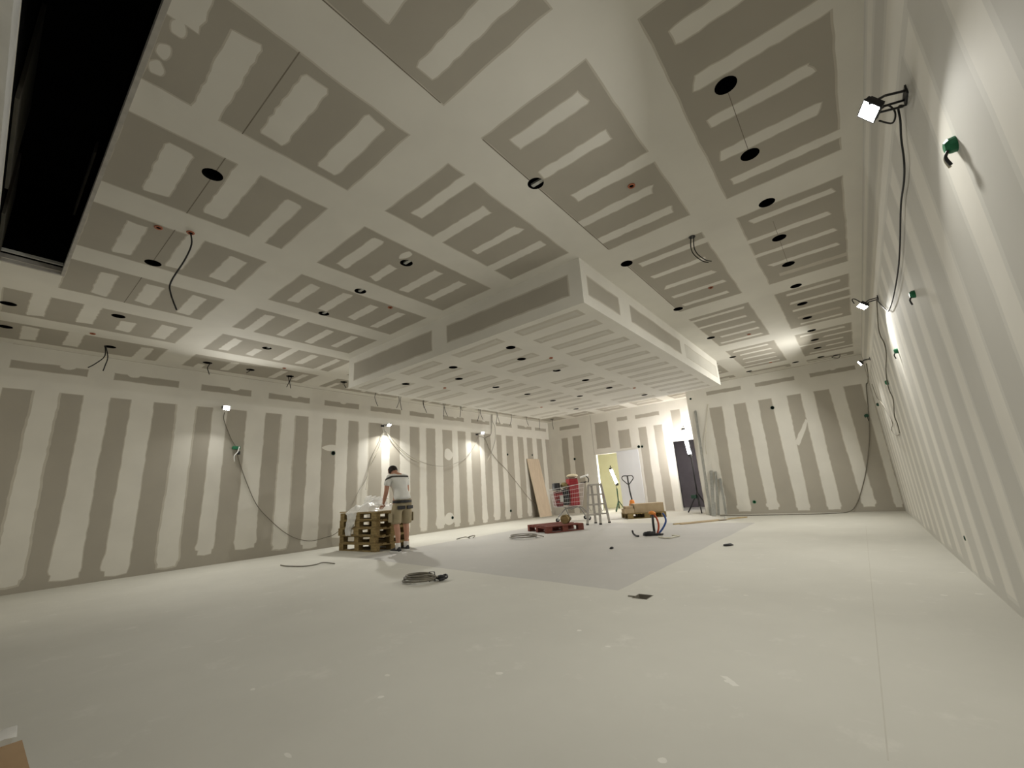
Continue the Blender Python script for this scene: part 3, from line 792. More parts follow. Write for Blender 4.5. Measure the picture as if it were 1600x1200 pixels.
cable('lamp_cable', [(0.44, 2.58, 2.66)] + rw([(2.68, 2.70), (2.76, 2.76), (2.81, 2.71), (2.91, 2.67), (3.01, 2.59), (3.16, 2.55), (3.45, 2.54), (3.86, 2.46), (4.25, 2.41), (4.86, 2.40), (5.37, 2.43), (5.64, 2.49), (6.10, 2.74)]), 0.0055, M['rubber'], 'black cable linking the two nearer lamps of the skimmed wall')
cable('lamp_cable', [(0.43, 2.60, 2.67), (0.45, 2.66, 2.72), (0.50, 2.70, 2.76), (0.53, 2.76, 2.74), (0.50, 2.72, 2.66), (0.44, 2.62, 2.64)], 0.0045, M['rubber'], 'loop of black cable curled behind the nearest floodlight')
cable('lamp_cable', [(0.43, 6.2, 2.78), (0.36, 6.16, 2.86), (0.33, 6.1, 2.84), (0.34, 6.1, 2.79)], 0.005, M['rubber'], 'small black loop of cable above the second skimmed-wall lamp')
cable('lamp_cable', rw([(6.24, 2.80), (6.47, 2.75), (6.90, 2.66), (6.96, 2.55), (6.78, 2.40), (6.94, 2.29), (7.49, 2.22), (7.86, 2.11), (7.93, 1.98), (7.76, 1.82), (8.30, 1.65), (8.21, 1.52), (8.28, 1.39)]), 0.0065, M['grey_cable'], 'grey cable wandering down the skimmed wall from the second lamp')
cable('lamp_cable', rw([(11.37, 2.62), (11.02, 2.30), (9.92, 2.01), (9.23, 1.74), (9.05, 1.59), (9.66, 1.54), (9.06, 1.41), (8.4, 1.38)]), 0.006, M['mid_cable'], 'thin cable slanting down the skimmed wall')
cable('lamp_cable', [(0.50, 10.3, 2.86), (0.535, 11.6, 2.84), (0.535, 12.5, 2.83), (0.50, 12.56, 2.78), (0.42, 12.56, 2.23), (0.32, 12.56, 1.66), (0.12, 12.56, 0.96), (-0.07, 12.56, 0.48), (-0.23, 12.55, 0.17), (-0.40, 12.4, 0.02), (-0.80, 12.1, 0.012), (-1.4, 12.0, 0.012), (-2.19, 11.98, 0.012), (-3.0, 12.0, 0.012)], 0.010, M['grey_cable'],
      'grey cable curving down the far wall corner and across the floor')

# ---- electrical boxes and sockets on the walls
def wall_box(p, n, label, size=0.05, hole=False, tails=0, group='electrical boxes in the walls'):
    t = thing('junction_box', label, 'electrical box', p, 0, group)
    n = Vector(n); u = n.cross(Vector((0, 0, 1))).normalized(); v = Vector((0, 0, 1))
    dark = 'dark' in label
    mt = Matrix(((u.x, v.x, n.x, 0), (u.y, v.y, n.y, 0), (u.z, v.z, n.z, 0), (0, 0, 0, 1)))
    bm = B()
    if hole: lathe(bm, [(size, 0.0), (size, 0.006), (size * 0.8, 0.006), (size * 0.78, 0.002)], 16, mt)
    else: lathe(bm, [(size, 0.0), (size * 0.95, size * 0.7), (size * 0.6, size * 1.1)], 16, mt)
    obj('shell', bm, M['green_box'] if 'green' in label else M['green_dark'], t)
    if hole:
        bm = B(); lathe(bm, [(size * (0.5 if 'green' in label else 0.78), 0.0015), (size * (0.5 if 'green' in label else 0.78), 0.004)], 16, mt); obj('bore', bm, M['void'], t)
    for k in range(tails):
        bm = B(); s = (k - tails / 2 + 0.5)
        tube(bm, [mt @ Vector((0.012 * s, -size * 0.4, size * 0.7)), mt @ Vector((0.016 * s, -size * 1.4, size * 1.3)), mt @ Vector((0.02 * s, -size * 2.7, size * 1.1))], 0.006, 6, 4)
        obj('wire', bm, M['black'] if k % 2 == 0 else M['pale_cable'], t, True)
    return t
RN, LN, FN = (-1, 0, 0), (1, 0, 0), (0, -1, 0)
wall_box((XR, 2.28, 2.17), RN, 'large green electrical box with dangling wires on the skimmed wall', 0.032, tails=2)
wall_box((XR, 4.08, 2.13), RN, 'green electrical box on the skimmed wall below the slack black cable', 0.028, tails=1)
wall_box((XR, 5.96, 2.12), RN, 'green electrical box lit from above by the second skimmed-wall lamp', 0.03, tails=1)
wall_box((XR, 8.04, 2.11), RN, 'green box halfway along the wandering grey cable', 0.035)
wall_box((XR, 11.5, 2.2), RN, 'small dark box on the skimmed wall near the far corner', 0.035)
wall_box((0.36, YF, 2.1), FN, 'dark box beside the cable in the far corner', 0.045, tails=2)
wall_box((XR, 5.35, 0.30), RN, 'low dark socket hole at the foot of the skimmed wall', 0.02, hole=True)
wall_box((XL, 5.09, 2.06), LN, 'black socket hole under a plaster dab on the striped wall', 0.05, hole=True)
wall_box((XL, 8.78, 0.32), LN, 'low dark socket hole behind the worker on the striped wall', 0.045, hole=True)
wall_box((XL, 11.45, 2.20), LN, 'high dark socket hole near the leaning board', 0.04, hole=True)
wall_box((XL, 11.44, 0.32), LN, 'low dark socket hole near the leaning board', 0.045, hole=True)
wall_box((XL, 12.9, 2.22), LN, 'small dark socket hole above the leaning board', 0.035, hole=True)
wall_box((-1.43, YF, 2.60), FN, 'round black socket hole high on the far wall', 0.045, hole=True)
wall_box((-2.27, YF, 0.29), FN, 'green-ringed socket low on the far wall', 0.04, hole=True)
wall_box((-8.31, YB, 1.99), FN, 'dark socket hole on the back wall beside the trolley', 0.045, hole=True)
wall_box((-5.74, YB, 2.16), FN, 'first of two socket holes above the white panel corner', 0.05, hole=True)
wall_box((-5.62, YB, 2.15), FN, 'smaller socket hole beside the one above the white panel corner', 0.04, hole=True)
wall_box((-3.38, YF, 3.2), FN, 'small grey mark-like socket at the top of the far wall end', 0.03, hole=True)
t = thing('junction_box', 'green plastic box with white tags hanging under the first striped-wall lamp', 'electrical box', (XL, 3.08, 2.10), 0, 'electrical boxes in the walls')
bm = B(); box(bm, (0.03, 0, 0), (0.06, 0.13, 0.06), bevel=0.006); obj('shell', bm, M['green_box'], t)
bm = B(); lathe(bm, [(0.03, 0), (0.03, 0.06)], 14, Matrix.Translation((0.05, 0.04, -0.13))); obj('plug', bm, M['black'], t)
bm = B(); tube(bm, [(0.07, 0.04, 0.02), (0.075, 0.02, -0.08), (0.07, -0.03, -0.16), (0.07, -0.02, -0.27)], 0.010, 6, 4); obj('tag_strip', bm, M['white_plastic'], t, True)
t = thing('ceiling_box', 'open wire loop hanging from the ceiling by the far corner', 'cable', (0.10, 12.15, H), 0)
bm = B(); tube(bm, [(0.08, 0, 0), (-0.08, 0, -0.02), (-0.03, 0, -0.06), (0.05, 0, -0.07), (0.08, 0, 0)], 0.007, 6, 3); obj('loop', bm, M['rubber'], t, True)
bm = B(); lathe(bm, [(0.05, -0.008), (0.05, 0)], 14); obj('cover', bm, M['black'], t)

# ================================================================== PALLETS
def pallet(label, group, mats, loc, rz, L=1.2, W=0.8):
    t = thing('pallet', label, 'pallet', loc, rz, group)
    hx, hy = L / 2, W / 2
    xs = (-hx + 0.0725, 0, hx - 0.0725); ys = (-hy + 0.05, 0, hy - 0.05)
    for y in ys:
        bm = B(); box(bm, (0, y, 0.011), (L, 0.10, 0.022), bevel=0.002); obj('runner', bm, mats[0], t)
        for x in xs:
            bm = B(); box(bm, (x, y, 0.061), (0.145, 0.10, 0.078), bevel=0.003); obj('block', bm, mats[1], t)
    for x in xs:
        bm = B(); box(bm, (x, 0, 0.111), (0.145, W, 0.022), bevel=0.002); obj('stringer_board', bm, mats[0], t)
    for y, w in ((-hy + 0.0725, 0.145), (-hy * 0.48, 0.10), (0, 0.145), (hy * 0.48, 0.10), (hy - 0.0725, 0.145)):
        bm = B(); box(bm, (0, y, 0.133), (L, w, 0.022), bevel=0.002); obj('deck_board', bm, mats[0], t)
    return t
PST = (-7.93, 5.24)
p0 = pallet('weathered wooden pallet lying on the floor, lowest of the stack beside the worker', 'stacked wooden pallets', (M['pallet'], M['pallet']), (PST[0], PST[1], 0), 0.04)
for k, (dx, dy, dr, lb) in enumerate(((-0.03, 0.015, 0.01, 'weathered wooden pallet, second from the floor in the stack'), (0.0, -0.02, 0.06, 'weathered wooden pallet in the middle of the stack'),
                                      (-0.015, 0.01, 0.05, 'weathered wooden pallet, second from the top of the stack'), (0.01, 0.0, 0.03, 'weathered wooden pallet on top of the stack, under the plastic film'))):
    dup(p0, (PST[0] + dx, PST[1] + dy, 0.144 * (k + 1)), dr, lb)

# crumpled plastic film heaped on the stack, a tongue of it hanging down the front
def film():
    bm = B()
    n, m = 34, 26
    grid = []
    for i in range(n + 1):
        row = []
        for j in range(m + 1):
            u, v = i / n, j / m
            x = -0.50 + u * 0.98; y = -0.37 + v * 0.66
            e = min(u, 1 - u) * 6; e2 = min(v, 1 - v) * 6
            k = min(1, e) * min(1, e2)
            h = 0.09 + 0.10 * noise.noise(Vector((x * 4, y * 4, 3))) + 0.07 * abs(noise.noise(Vector((x * 11, y * 11, 7)))) + 0.05 * math.exp(-((x + .05) ** 2 + y ** 2) * 9)
            z = 0.014 + max(0.0, h) * k
            row.append(bm.verts.new((x + 0.03 * noise.noise(Vector((x * 9, y * 9, 1))), y + 0.03 * noise.noise(Vector((x * 9, y * 9, 5))), z)))
        grid.append(row)
    for i in range(n):
        for j in range(m): bm.faces.new((grid[i][j], grid[i + 1][j], grid[i + 1][j + 1], grid[i][j + 1]))
    return bm
t = thing('plastic_film', 'crumpled clear plastic film heaped on the pallet stack', 'plastic film', (PST[0], PST[1], 0.72), 0.03)
obj('heap', film(), M['film'], t, True)
bm = B(); rows = []
for j in range(15):
    v = j / 14
    row = []
    for i in range(9):
        u = i / 8
        w = 0.17 * (1 - 0.45 * v)
        x = -0.20 + (u - 0.5) * 2 * w + 0.03 * math.sin(v * 6); z = 0.03 - 0.46 * v
        y = -0.435 + 0.035 * math.sin(u * 14 + v * 3) + 0.02 * noise.noise(Vector((u * 5, v * 7, 2))) - (0.0 if v else -0.06)
        row.append(bm.verts.new((x, y, z)))
    rows.append(row)
for a, b in zip(rows, rows[1:]):
    for i in range(8): bm.faces.new((a[i], a[i + 1], b[i + 1], b[i]))
obj('hanging_tongue', bm, M['film'], t, True)
bm = B()
for k in range(6):
    c = Vector((-0.12 + 0.07 * k, -0.1 + 0.05 * (k % 3), 0.12))
    pts = [c, c + Vector((-0.05, 0.02, 0.12)), c + Vector((0.02 + 0.02 * k, 0.03, 0.20 - 0.015 * k)), c + Vector((0.10, -0.02, 0.10)), c + Vector((0.12, 0, 0.0))]
    Q = []
    for a in range(len(pts) - 1):
        for s in range(5): Q.append(pts[a].lerp(pts[a + 1], s / 5))
    Q.append(pts[-1])
    side = Vector((0.02, 0.05, 0.015))
    e = [(bm.verts.new(q - side), bm.verts.new(q + side + Vector((0, 0, .01 * math.sin(i))))) for i, q in enumerate(Q)]
    for a, b in zip(e, e[1:]): bm.faces.new((a[0], b[0], b[1], a[1]))
obj('loops', bm, M['film'], t, True)
bm = B(); tube(bm, [(-8.80, 4.98, 0.736), (-8.62, 4.98, 0.736), (-8.45, 5.0, 0.734)], 0.014, 6)
single('batten', bm, M['pallet_pale'], 'thin stick poking out over the top pallet', 'batten')

# ================================================================== THE WORKER
def skin_obj(name, joints, edges, mat, parent, sub=2, root=0, label=None):
    """one continuous skinned surface grown on connected joints: (position, radius x, radius y)"""
    me = bpy.data.meshes.new(name)
    me.from_pydata([j[0] for j in joints], edges, [])
    o = bpy.data.objects.new(name, me); COL.objects.link(o)
    me.materials.append(mat)
    sm = o.modifiers.new('skin', 'SKIN'); sm.use_smooth_shade = True
    for i, j in enumerate(joints):
        sv = me.skin_vertices[0].data[i]
        sv.radius = (j[1], j[2] if len(j) > 2 else j[1])
        sv.use_root = (i == root)
    ss = o.modifiers.new('subdivision', 'SUBSURF'); ss.levels = sub; ss.render_levels = sub
    o.parent = parent
    if label: o['label'] = label
    return o

PER = (-6.90, 5.15)
FACE = math.radians(177) - math.pi / 2              # local +y points where the worker faces
man = thing('person', 'person in white T-shirt and khaki work shorts bending over the pallet stack', 'person', (PER[0], PER[1], 0), FACE)
# joints: x to the worker's right, y forward, z up
J = []; E = []
def jt(p, r, r2=None, link=None):
    J.append((p, r, r2 or r)); i = len(J) - 1
    if link is not None: E.append((link, i))
    return i
pel = jt((0, 0, 0.93), 0.135, 0.105)
wai = jt((0, 0.05, 1.07), 0.125, 0.095, pel)
che = jt((0, 0.11, 1.23), 0.145, 0.105, wai)
shl = jt((0, 0.15, 1.34), 0.11, 0.085, che)
nck = jt((0, 0.21, 1.41), 0.056, 0.056, shl)
hd0 = jt((0, 0.26, 1.445), 0.068, 0.074, nck)
hd1 = jt((0, 0.315, 1.475), 0.082, 0.092, hd0)
hd2 = jt((0, 0.36, 1.50), 0.074, 0.080, hd1)
for s in (-1, 1):
    a = jt((0.175 * s, 0.16, 1.335), 0.068, 0.068, shl)
    b = jt((0.215 * s, 0.17, 1.22), 0.052, 0.052, a)
    c = jt((0.235 * s, 0.16, 1.085), 0.042, 0.042, b)
    d = jt((0.215 * s, 0.245, 0.965), 0.040, 0.040, c)
    e = jt((0.200 * s, 0.305, 0.885), 0.028, 0.025, d)
    f = jt((0.195 * s, 0.330, 0.845), 0.036, 0.018, e)
    h0 = jt((0.10 * s, 0.0, 0.87), 0.098, 0.098, pel)
    k1 = jt((0.115 * s, 0.015, 0.68), 0.078, 0.078, h0)
    k2 = jt((0.125 * s, 0.02 + 0.03 * s, 0.48), 0.058, 0.058, k1)
    k3 = jt((0.13 * s, -0.015 + 0.05 * s, 0.34), 0.056, 0.056, k2)
    k4 = jt((0.132 * s, -0.02 + 0.06 * s, 0.16), 0.040, 0.040, k3)
    k5 = jt((0.133 * s, -0.015 + 0.07 * s, 0.07), 0.038, 0.038, k4)
body = skin_obj('body', J, E, M['skin'], man)
# face: nose, brow, lips and ears grown from small shaped lumps, hidden side of the head included
bm = B()
mt = Matrix.Translation((0, 0.355, 1.468)) @ Matrix.Rotation(math.radians(-38), 4, 'X')
ball(bm, mt @ Vector((0, 0.082, -0.005)), (0.013, 0.018, 0.022), 2)
for s in (-1, 1):
    ball(bm, mt @ Vector((0.03 * s, 0.066, 0.026)), (0.018, 0.012, 0.007), 2)
    ball(bm, mt @ Vector((0.084 * s, -0.025, -0.005)), (0.009, 0.018, 0.030), 2)
ball(bm, mt @ Vector((0, 0.068, -0.045)), (0.024, 0.010, 0.008), 2)
ball(bm, mt @ Vector((0, 0.055, -0.075)), (0.026, 0.020, 0.016), 2)
obj('face', bm, M['skin'], man, True)
bm = B()
for s in (-1, 1): ball(bm, mt @ Vector((0.03 * s, 0.066, 0.012)), (0.011, 0.010, 0.009), 2)
obj('eyes', bm, M['white_plastic'], man, True)
# hair: a close cap over the top and back of the head
bm = B()
mh = Matrix.Translation((0, 0.315, 1.487)) @ Matrix.Rotation(math.radians(-38), 4, 'X')
vs = ball(bm, (0, 0, 0), (0.092, 0.103, 0.107), 3, 0.03, 6)
kill = [v for v in vs if v.co.y > 0.045 and v.co.z < 0.045 or v.co.z < -0.075]
bmesh.ops.delete(bm, geom=kill, context='VERTS')
bmesh.ops.transform(bm, matrix=mh, verts=bm.verts)
obj('hair', bm, M['hair'], man, True)
# five separate fingers on each hand, curled down on to the film
for s in (-1, 1):
    base = Vector((0.195 * s, 0.335, 0.838))
    for k, (ox, ln) in enumerate(((-0.030, 0.070), (-0.010, 0.080), (0.010, 0.074), (0.030, 0.056))):
        p = base + Vector((ox, 0.006, -0.004))
        pts = [((p.x, p.y, p.z), 0.0095), ((p.x + ox * 0.15, p.y + ln * 0.42, p.z - ln * 0.30), 0.0090), ((p.x + ox * 0.22, p.y + ln * 0.62, p.z - ln * 0.68), 0.0083), ((p.x + ox * 0.22, p.y + ln * 0.60, p.z - ln * 0.98), 0.0072)]
        skin_obj('finger', pts, [(0, 1), (1, 2), (2, 3)], M['skin'], man, 1)
    p = base + Vector((-0.026 * s, -0.012, 0.012))
    skin_obj('thumb', [((p.x, p.y, p.z), 0.011), ((p.x - 0.022 * s, p.y + 0.018, p.z - 0.022), 0.010), ((p.x - 0.026 * s, p.y + 0.038, p.z - 0.045), 0.0085)], [(0, 1), (1, 2)], M['skin'], man, 1)
# T-shirt
J, E = [], []
az = jt((0, -0.03, 0.875), 0.195, 0.165)
a0 = jt((0, -0.01, 0.975), 0.180, 0.145, az)
a1 = jt((0, 0.045, 1.07), 0.156, 0.124, a0)
a2 = jt((0, 0.095, 1.21), 0.182, 0.142, a1)
a3 = jt((0, 0.14, 1.315), 0.150, 0.122, a2)
a4 = jt((0, 0.185, 1.385), 0.072, 0.070, a3)
for s in (-1, 1):
    b0 = jt((0.172 * s, 0.155, 1.330), 0.084, 0.084, a3)
    b1 = jt((0.212 * s, 0.165, 1.235), 0.072, 0.072, b0)
    b2 = jt((0.224 * s, 0.165, 1.175), 0.072, 0.072, b1)
skin_obj('shirt', J, E, M['shirt'], man, 2)
# work shorts with belt and pocket flaps
J, E = [], []
az = jt((0, 0.0, 1.03), 0.150, 0.125)
a0 = jt((0, -0.005, 0.955), 0.163, 0.136, az)
a1 = jt((0, -0.005, 0.87), 0.166, 0.142, a0)
for s in (-1, 1):
    b0 = jt((0.098 * s, 0.0, 0.80), 0.112, 0.118, a1)
    b1 = jt((0.115 * s, 0.012, 0.66), 0.108, 0.110, b0)
    b2 = jt((0.125 * s, 0.015 + 0.02 * s, 0.52), 0.102, 0.104, b1)
    b3 = jt((0.128 * s, 0.015 + 0.025 * s, 0.47), 0.102, 0.104, b2)
skin_obj('shorts', J, E, M['khaki'], man, 2)
bm = B()
n = 28; R0 = []
for k in range(n):
    a = 2 * math.pi * k / n
    q = Vector((0.186 * math.cos(a), -0.014 + 0.160 * math.sin(a), 0.885))
    R0.append((bm.verts.new(q + Vector((0, 0, -0.024))), bm.verts.new(q + Vector((0, 0, 0.024)))))
for k in range(n): bm.faces.new((R0[k][0], R0[(k + 1) % n][0], R0[(k + 1) % n][1], R0[k][1]))
obj('belt', bm, M['black'], man, True)
for s in (-1, 1):
    bm = B(); box(bm, (0.095 * s, -0.128, 0.775), (0.145, 0.026, 0.060), rz=0.22 * s, bevel=0.006); obj('pocket_flap', bm, M['black'], man)
    bm = B(); box(bm, (0.232 * s, 0.02, 0.60), (0.02, 0.12, 0.16), bevel=0.008); obj('thigh_pocket', bm, M['khaki'], man)
    bm = B(); lathe(bm, [(0.046, 0.05), (0.048, 0.10), (0.047, 0.155), (0.043, 0.158)], 14, Matrix.Translation((0.133 * s, -0.015 + 0.065 * s, 0))); obj('sock', bm, M['sock'], man, True)
    # shoe: sole and upper, toes forward
    bm = B()
    ox, oy = 0.135 * s, 0.04 + 0.07 * s
    for z, g in ((0.0, 1.0), (0.022, 1.0)):
        pass
    prof = [(-0.11, 0.036), (-0.08, 0.042), (0.0, 0.040), (0.07, 0.050), (0.13, 0.046), (0.165, 0.026)]
    top = [0.085, 0.10, 0.095, 0.066, 0.050, 0.036]
    rings = []
    for (y, w), tz in zip(prof, top):
        rings.append([bm.verts.new((ox + w * math.cos(a), oy + y, max(0.0, 0.02 + (tz - 0.02) * math.sin(a)) if math.sin(a) > 0 else 0.012)) for a in [2 * math.pi * k / 12 for k in range(12)]])
    for a, b in zip(rings, rings[1:]):
        for k in range(12): bm.faces.new((a[k], a[(k + 1) % 12], b[(k + 1) % 12], b[k]))
    bm.faces.new(rings[0][::-1]); bm.faces.new(rings[-1])
    sh = obj('shoe', bm, M['black'], man, True)
    bm = B()
    lo = [bm.verts.new((ox + w * 1.06 * q, oy + y, 0.0)) for q in (-1,) for y, w in prof] + [bm.verts.new((ox + w * 1.06, oy + y, 0.0)) for y, w in prof[::-1]]
    f = bm.faces.new(lo)
    ex = bmesh.ops.extrude_face_region(bm, geom=[f])
    bmesh.ops.translate(bm, verts=[v for v in ex['geom'] if isinstance(v, bmesh.types.BMVert)], vec=(0, 0, 0.02))
    obj('sole', bm, M['white_plastic'], sh, label='pale rubber sole')

# ================================================================== TROLLEY AND WHAT IT CARRIES
RH = (0.786, 0.618)                       # along the trolley, front to handle
CAN = math.atan2(RH[1], RH[0]) + 0.12
CO_ = (-6.98, 10.60)
def loc_of(o, a, lx, ly, lz=0.0):
    return (o[0] + lx * math.cos(a) - ly * math.sin(a), o[1] + lx * math.sin(a) + ly * math.cos(a), lz)
cart = thing('shopping_trolley', 'wire shopping trolley loaded with red tool boxes beyond the red pallet', 'trolley', (CO_[0], CO_[1], 0), CAN)
# basket corners (x along, y across), bottom and rim
bl = [(0.0, 0.05, 0.42), (0.76, 0.02, 0.42), (0.76, 0.50, 0.42), (0.0, 0.47, 0.42)]
tp = [(-0.10, 0.03, 0.92), (0.86, -0.02, 1.05), (0.86, 0.54, 1.05), (-0.10, 0.49, 0.92)]
def lerp3(a, b, t): return tuple(a[i] + (b[i] - a[i]) * t for i in range(3))
bm = B()
for q, r in ((bl, 0.006), (tp, 0.009)):
    for i in range(4): tube(bm, [q[i], q[(i + 1) % 4]], r, 6)
for i in range(4): tube(bm, [bl[i], tp[i]], 0.007, 6)
for i in range(4):
    j = (i + 1) % 4
    for k in (0.2, 0.4, 0.6, 0.8): tube(bm, [lerp3(bl[i], tp[i], k), lerp3(bl[j], tp[j], k)], 0.0045, 5)
    n = 16 if i % 2 == 0 else 9
    for k in range(1, n): tube(bm, [lerp3(bl[i], bl[j], k / n), lerp3(tp[i], tp[j], k / n)], 0.0014, 4)
for k in range(1, 9): tube(bm, [lerp3(bl[0], bl[3], k / 9), lerp3(bl[1], bl[2], k / 9)], 0.003, 4)
obj('basket', bm, M['chrome'], cart)
bm = B()
for y in (0.02, 0.50):
    tube(bm, [(0.86, y, 1.05), (0.93, y, 1.08)], 0.010, 6)
tube(bm, [(0.93, -0.02, 1.08), (0.93, 0.54, 1.08)], 0.015, 8)
obj('handle', bm, M['black'], cart, True)
bm = B()
for y, x0 in ((0.06, 0.0), (0.46, 0.30)):
    tube(bm, [(0.02 + x0 * 1.45, y, 0.13), (0.08 + x0 * 1.1, y, 0.20), (0.26 + x0 * 0.3, y, 0.36), (0.34, y, 0.38), (0.44, y, 0.34), (0.46, y, 0.42)], 0.016, 6, 4)
    tube(bm, [(0.44, y, 0.34), (0.60, y, 0.385), (0.74, y, 0.37), (0.84, y, 0.28), (0.92, y, 0.13)], 0.016, 6, 4)
tube(bm, [(0.30, 0.06, 0.38), (0.30, 0.46, 0.38)], 0.010, 6); tube(bm, [(0.72, 0.06, 0.37), (0.72, 0.46, 0.37)], 0.010, 6)
obj('chassis', bm, M['steel'], cart, True)
for x, y in ((0.0, 0.06), (0.44, 0.46), (0.93, 0.06), (0.93, 0.46)):
    bm = B(); lathe(bm, [(0.02, -0.016), (0.056, -0.014), (0.06, 0.0), (0.056, 0.014), (0.02, 0.016)], 16, Matrix.Translation((x, y, 0.06)) @ Matrix.Rotation(math.pi / 2, 4, 'X'))
    w = obj('wheel', bm, M['rubber'], cart, True)
    bm = B()
    for s in (-1, 1): box(bm, (x + 0.01, y + 0.021 * s, 0.095), (0.03, 0.004, 0.09), ry=0.2)
    box(bm, (x + 0.018, y, 0.14), (0.035, 0.046, 0.008)); obj('fork', bm, M['galv'], w)
G = 'things heaped in the trolley'
def in_cart(name, label, cat, lx, ly, lz, group=G): return thing(name, label, cat, loc_of(CO_, CAN, lx, ly, lz), CAN, group)
t = in_cart('tool_case', 'dark red power-tool case with a grey label at the front of the trolley', 'tool case', 0.118, 0.26, 0.435)
bm = B(); box(bm, (0, 0, 0.21), (0.215, 0.34, 0.42), bevel=0.03); obj('shell', bm, M['dark_red'], t)
bm = B(); box(bm, (0.06, -0.172, 0.22), (0.10, 0.006, 0.20)); obj('sticker', bm, M['label'], t)
bm = B(); tube(bm, [(-0.06, -0.05, 0.42), (-0.06, -0.05, 0.437), (0.06, -0.05, 0.437), (0.06, -0.05, 0.42)], 0.012, 6); obj('grip', bm, M['black'], t)
bm = B(); box(bm, (0, -0.176, 0.33), (0.20, 0.012, 0.03), bevel=0.003); box(bm, (-0.05, -0.176, 0.12), (0.05, 0.012, 0.05), bevel=0.003); obj('catch', bm, M['red'], t)
t = in_cart('bucket', 'black bucket on top of the dark red tool case', 'bucket', 0.078, 0.25, 0.897)
bm = B(); lathe(bm, [(0.135, 0.0), (0.15, 0.008), (0.125, 0.03), (0.115, 0.19), (0.11, 0.20), (0.0001, 0.20)], 20); obj('pail', bm, M['black'], t, True)
bm = B(); tube(bm, [(0.15 * math.cos(a), 0.15 * math.sin(a), 0.012) for a in [k * math.pi / 10 for k in range(20)]], 0.009, 6, closed=True); obj('rim', bm, M['rubber'], t, True)
t = in_cart('tool_bag', 'black tool bag wedged in the middle of the trolley', 'bag', 0.328, 0.25, 0.435)
bm = B(); vs = box(bm, (0, 0, 0.25), (0.165, 0.34, 0.455), bevel=0.05)
bmesh.ops.subdivide_edges(bm, edges=bm.edges[:], cuts=2, use_grid_fill=True)
for v in bm.verts: v.co += Vector((1, 1, 0.6)) * 0.010 * noise.noise(v.co * 9)
obj('body', bm, M['black'], t, True)
bm = B(); tube(bm, [(-0.05, -0.185, 0.40), (-0.04, -0.20, 0.30), (0.04, -0.20, 0.30), (0.05, -0.185, 0.40)], 0.012, 6, 4); obj('strap', bm, M['rubber'], t, True)
t = in_cart('folded_sack', 'olive sack bunched on top of the black tool bag', 'sack', 0.325, 0.25, 0.915)
bm = B(); ball(bm, (0, 0, 0.10), (0.105, 0.17, 0.095), 3, 0.15, 3.0, 4); obj('cloth', bm, M['olive'], t, True)
t = in_cart('crate', 'tall bright red plastic crate at the handle end of the trolley', 'crate', 0.575, 0.27, 0.435)
bm = B(); box(bm, (0, 0, 0.38), (0.28, 0.40, 0.76), bevel=0.035)
for z in (0.20, 0.42, 0.63): box(bm, (0, -0.2, z), (0.27, 0.016, 0.05), bevel=0.005)
obj('shell', bm, M['red'], t)
bm = B(); box(bm, (0, 0, 0.765), (0.25, 0.38, 0.015), bevel=0.005); obj('lid', bm, M['dark_red'], t)
t = in_cart('paper_bag', 'crumpled cream paper bag lying on top of the red crate', 'paper bag', 0.60, 0.27, 1.235)
bm = B(); ball(bm, (0, 0, 0.045), (0.17, 0.16, 0.055), 3, 0.3, 3.0, 9); obj('paper', bm, M['paper_bag'], t, True)
t = in_cart('rolled_tube', 'pale rolled tube sticking out over the trolley handle', 'tube', 0.86, 0.06, 1.18)
bm = B(); tube(bm, [(-0.08, 0, 0.03), (0.17, -0.02, 0.10)], 0.03, 12); obj('roll', bm, M['white_plastic'], t, True)
bm = B(); tube(bm, [(0.09, -0.03, 0.07), (0.15, -0.04, 0.0), (0.155, -0.04, -0.07), (0.13, -0.03, -0.12)], 0.015, 8, 4); obj('hook', bm, M['rubber'], t, True)

# red pallet and the roll on it
rp = pallet('low dark red painted pallet in front of the trolley', None, (M['red_wood'], M['red_wood']), (-5.78, 8.62, 0), 1.08, 0.95, 0.98)
t = thing('reel', 'small brown wooden cable reel on the edge of the red pallet', 'reel', (-5.50, 8.66, 0.144), 0.2)
for s in (-1, 1):
    bm = B(); lathe(bm, [(0.095, -0.012), (0.10, 0.0), (0.095, 0.012)], 12, Matrix.Translation((0, 0.075 * s, 0.10)) @ Matrix.Rotation(math.pi / 2, 4, 'X')); obj('flange', bm, M['pallet'], t)
bm = B(); lathe(bm, [(0.075, -0.063), (0.08, 0.0), (0.075, 0.063)], 16, Matrix.Translation((0, 0, 0.10)) @ Matrix.Rotation(math.pi / 2, 4, 'X')); obj('winding', bm, M['pallet'], t, True)

# ================================================================== STEP LADDER
LA = math.atan2(0.618, 0.786)
lad = thing('step_ladder', 'grey aluminium step ladder standing between the trolley and the pallet truck', 'ladder', (-5.36, 10.02, 0), LA)
FB_ = {'a': ((-0.31, 0.0, 0), (-0.17, 0.12, 0.97)), 'b': ((0.0, -0.12, 0), (0.06, 0.06, 0.97)), 'c': ((0.30, 0.26, 0), (0.17, 0.17, 0.97)), 'd': ((-0.03, 0.40, 0), (-0.07, 0.24, 0.97))}
def bar(bm, a, b, w, d):
    a, b = Vector(a), Vector(b)
    z = (b - a).normalized(); x = z.cross(Vector((0.3, 1, 0))).normalized(); y = z.cross(x)
    vs = [bm.verts.new(p + x * sx * w / 2 + y * sy * d / 2) for p in (a, b) for sx, sy in ((-1, -1), (1, -1), (1, 1), (-1, 1))]
    for f in ((0, 1, 2, 3), (7, 6, 5, 4), (0, 4, 5, 1), (1, 5, 6, 2), (2, 6, 7, 3), (3, 7, 4, 0)): bm.faces.new([vs[i] for i in f])
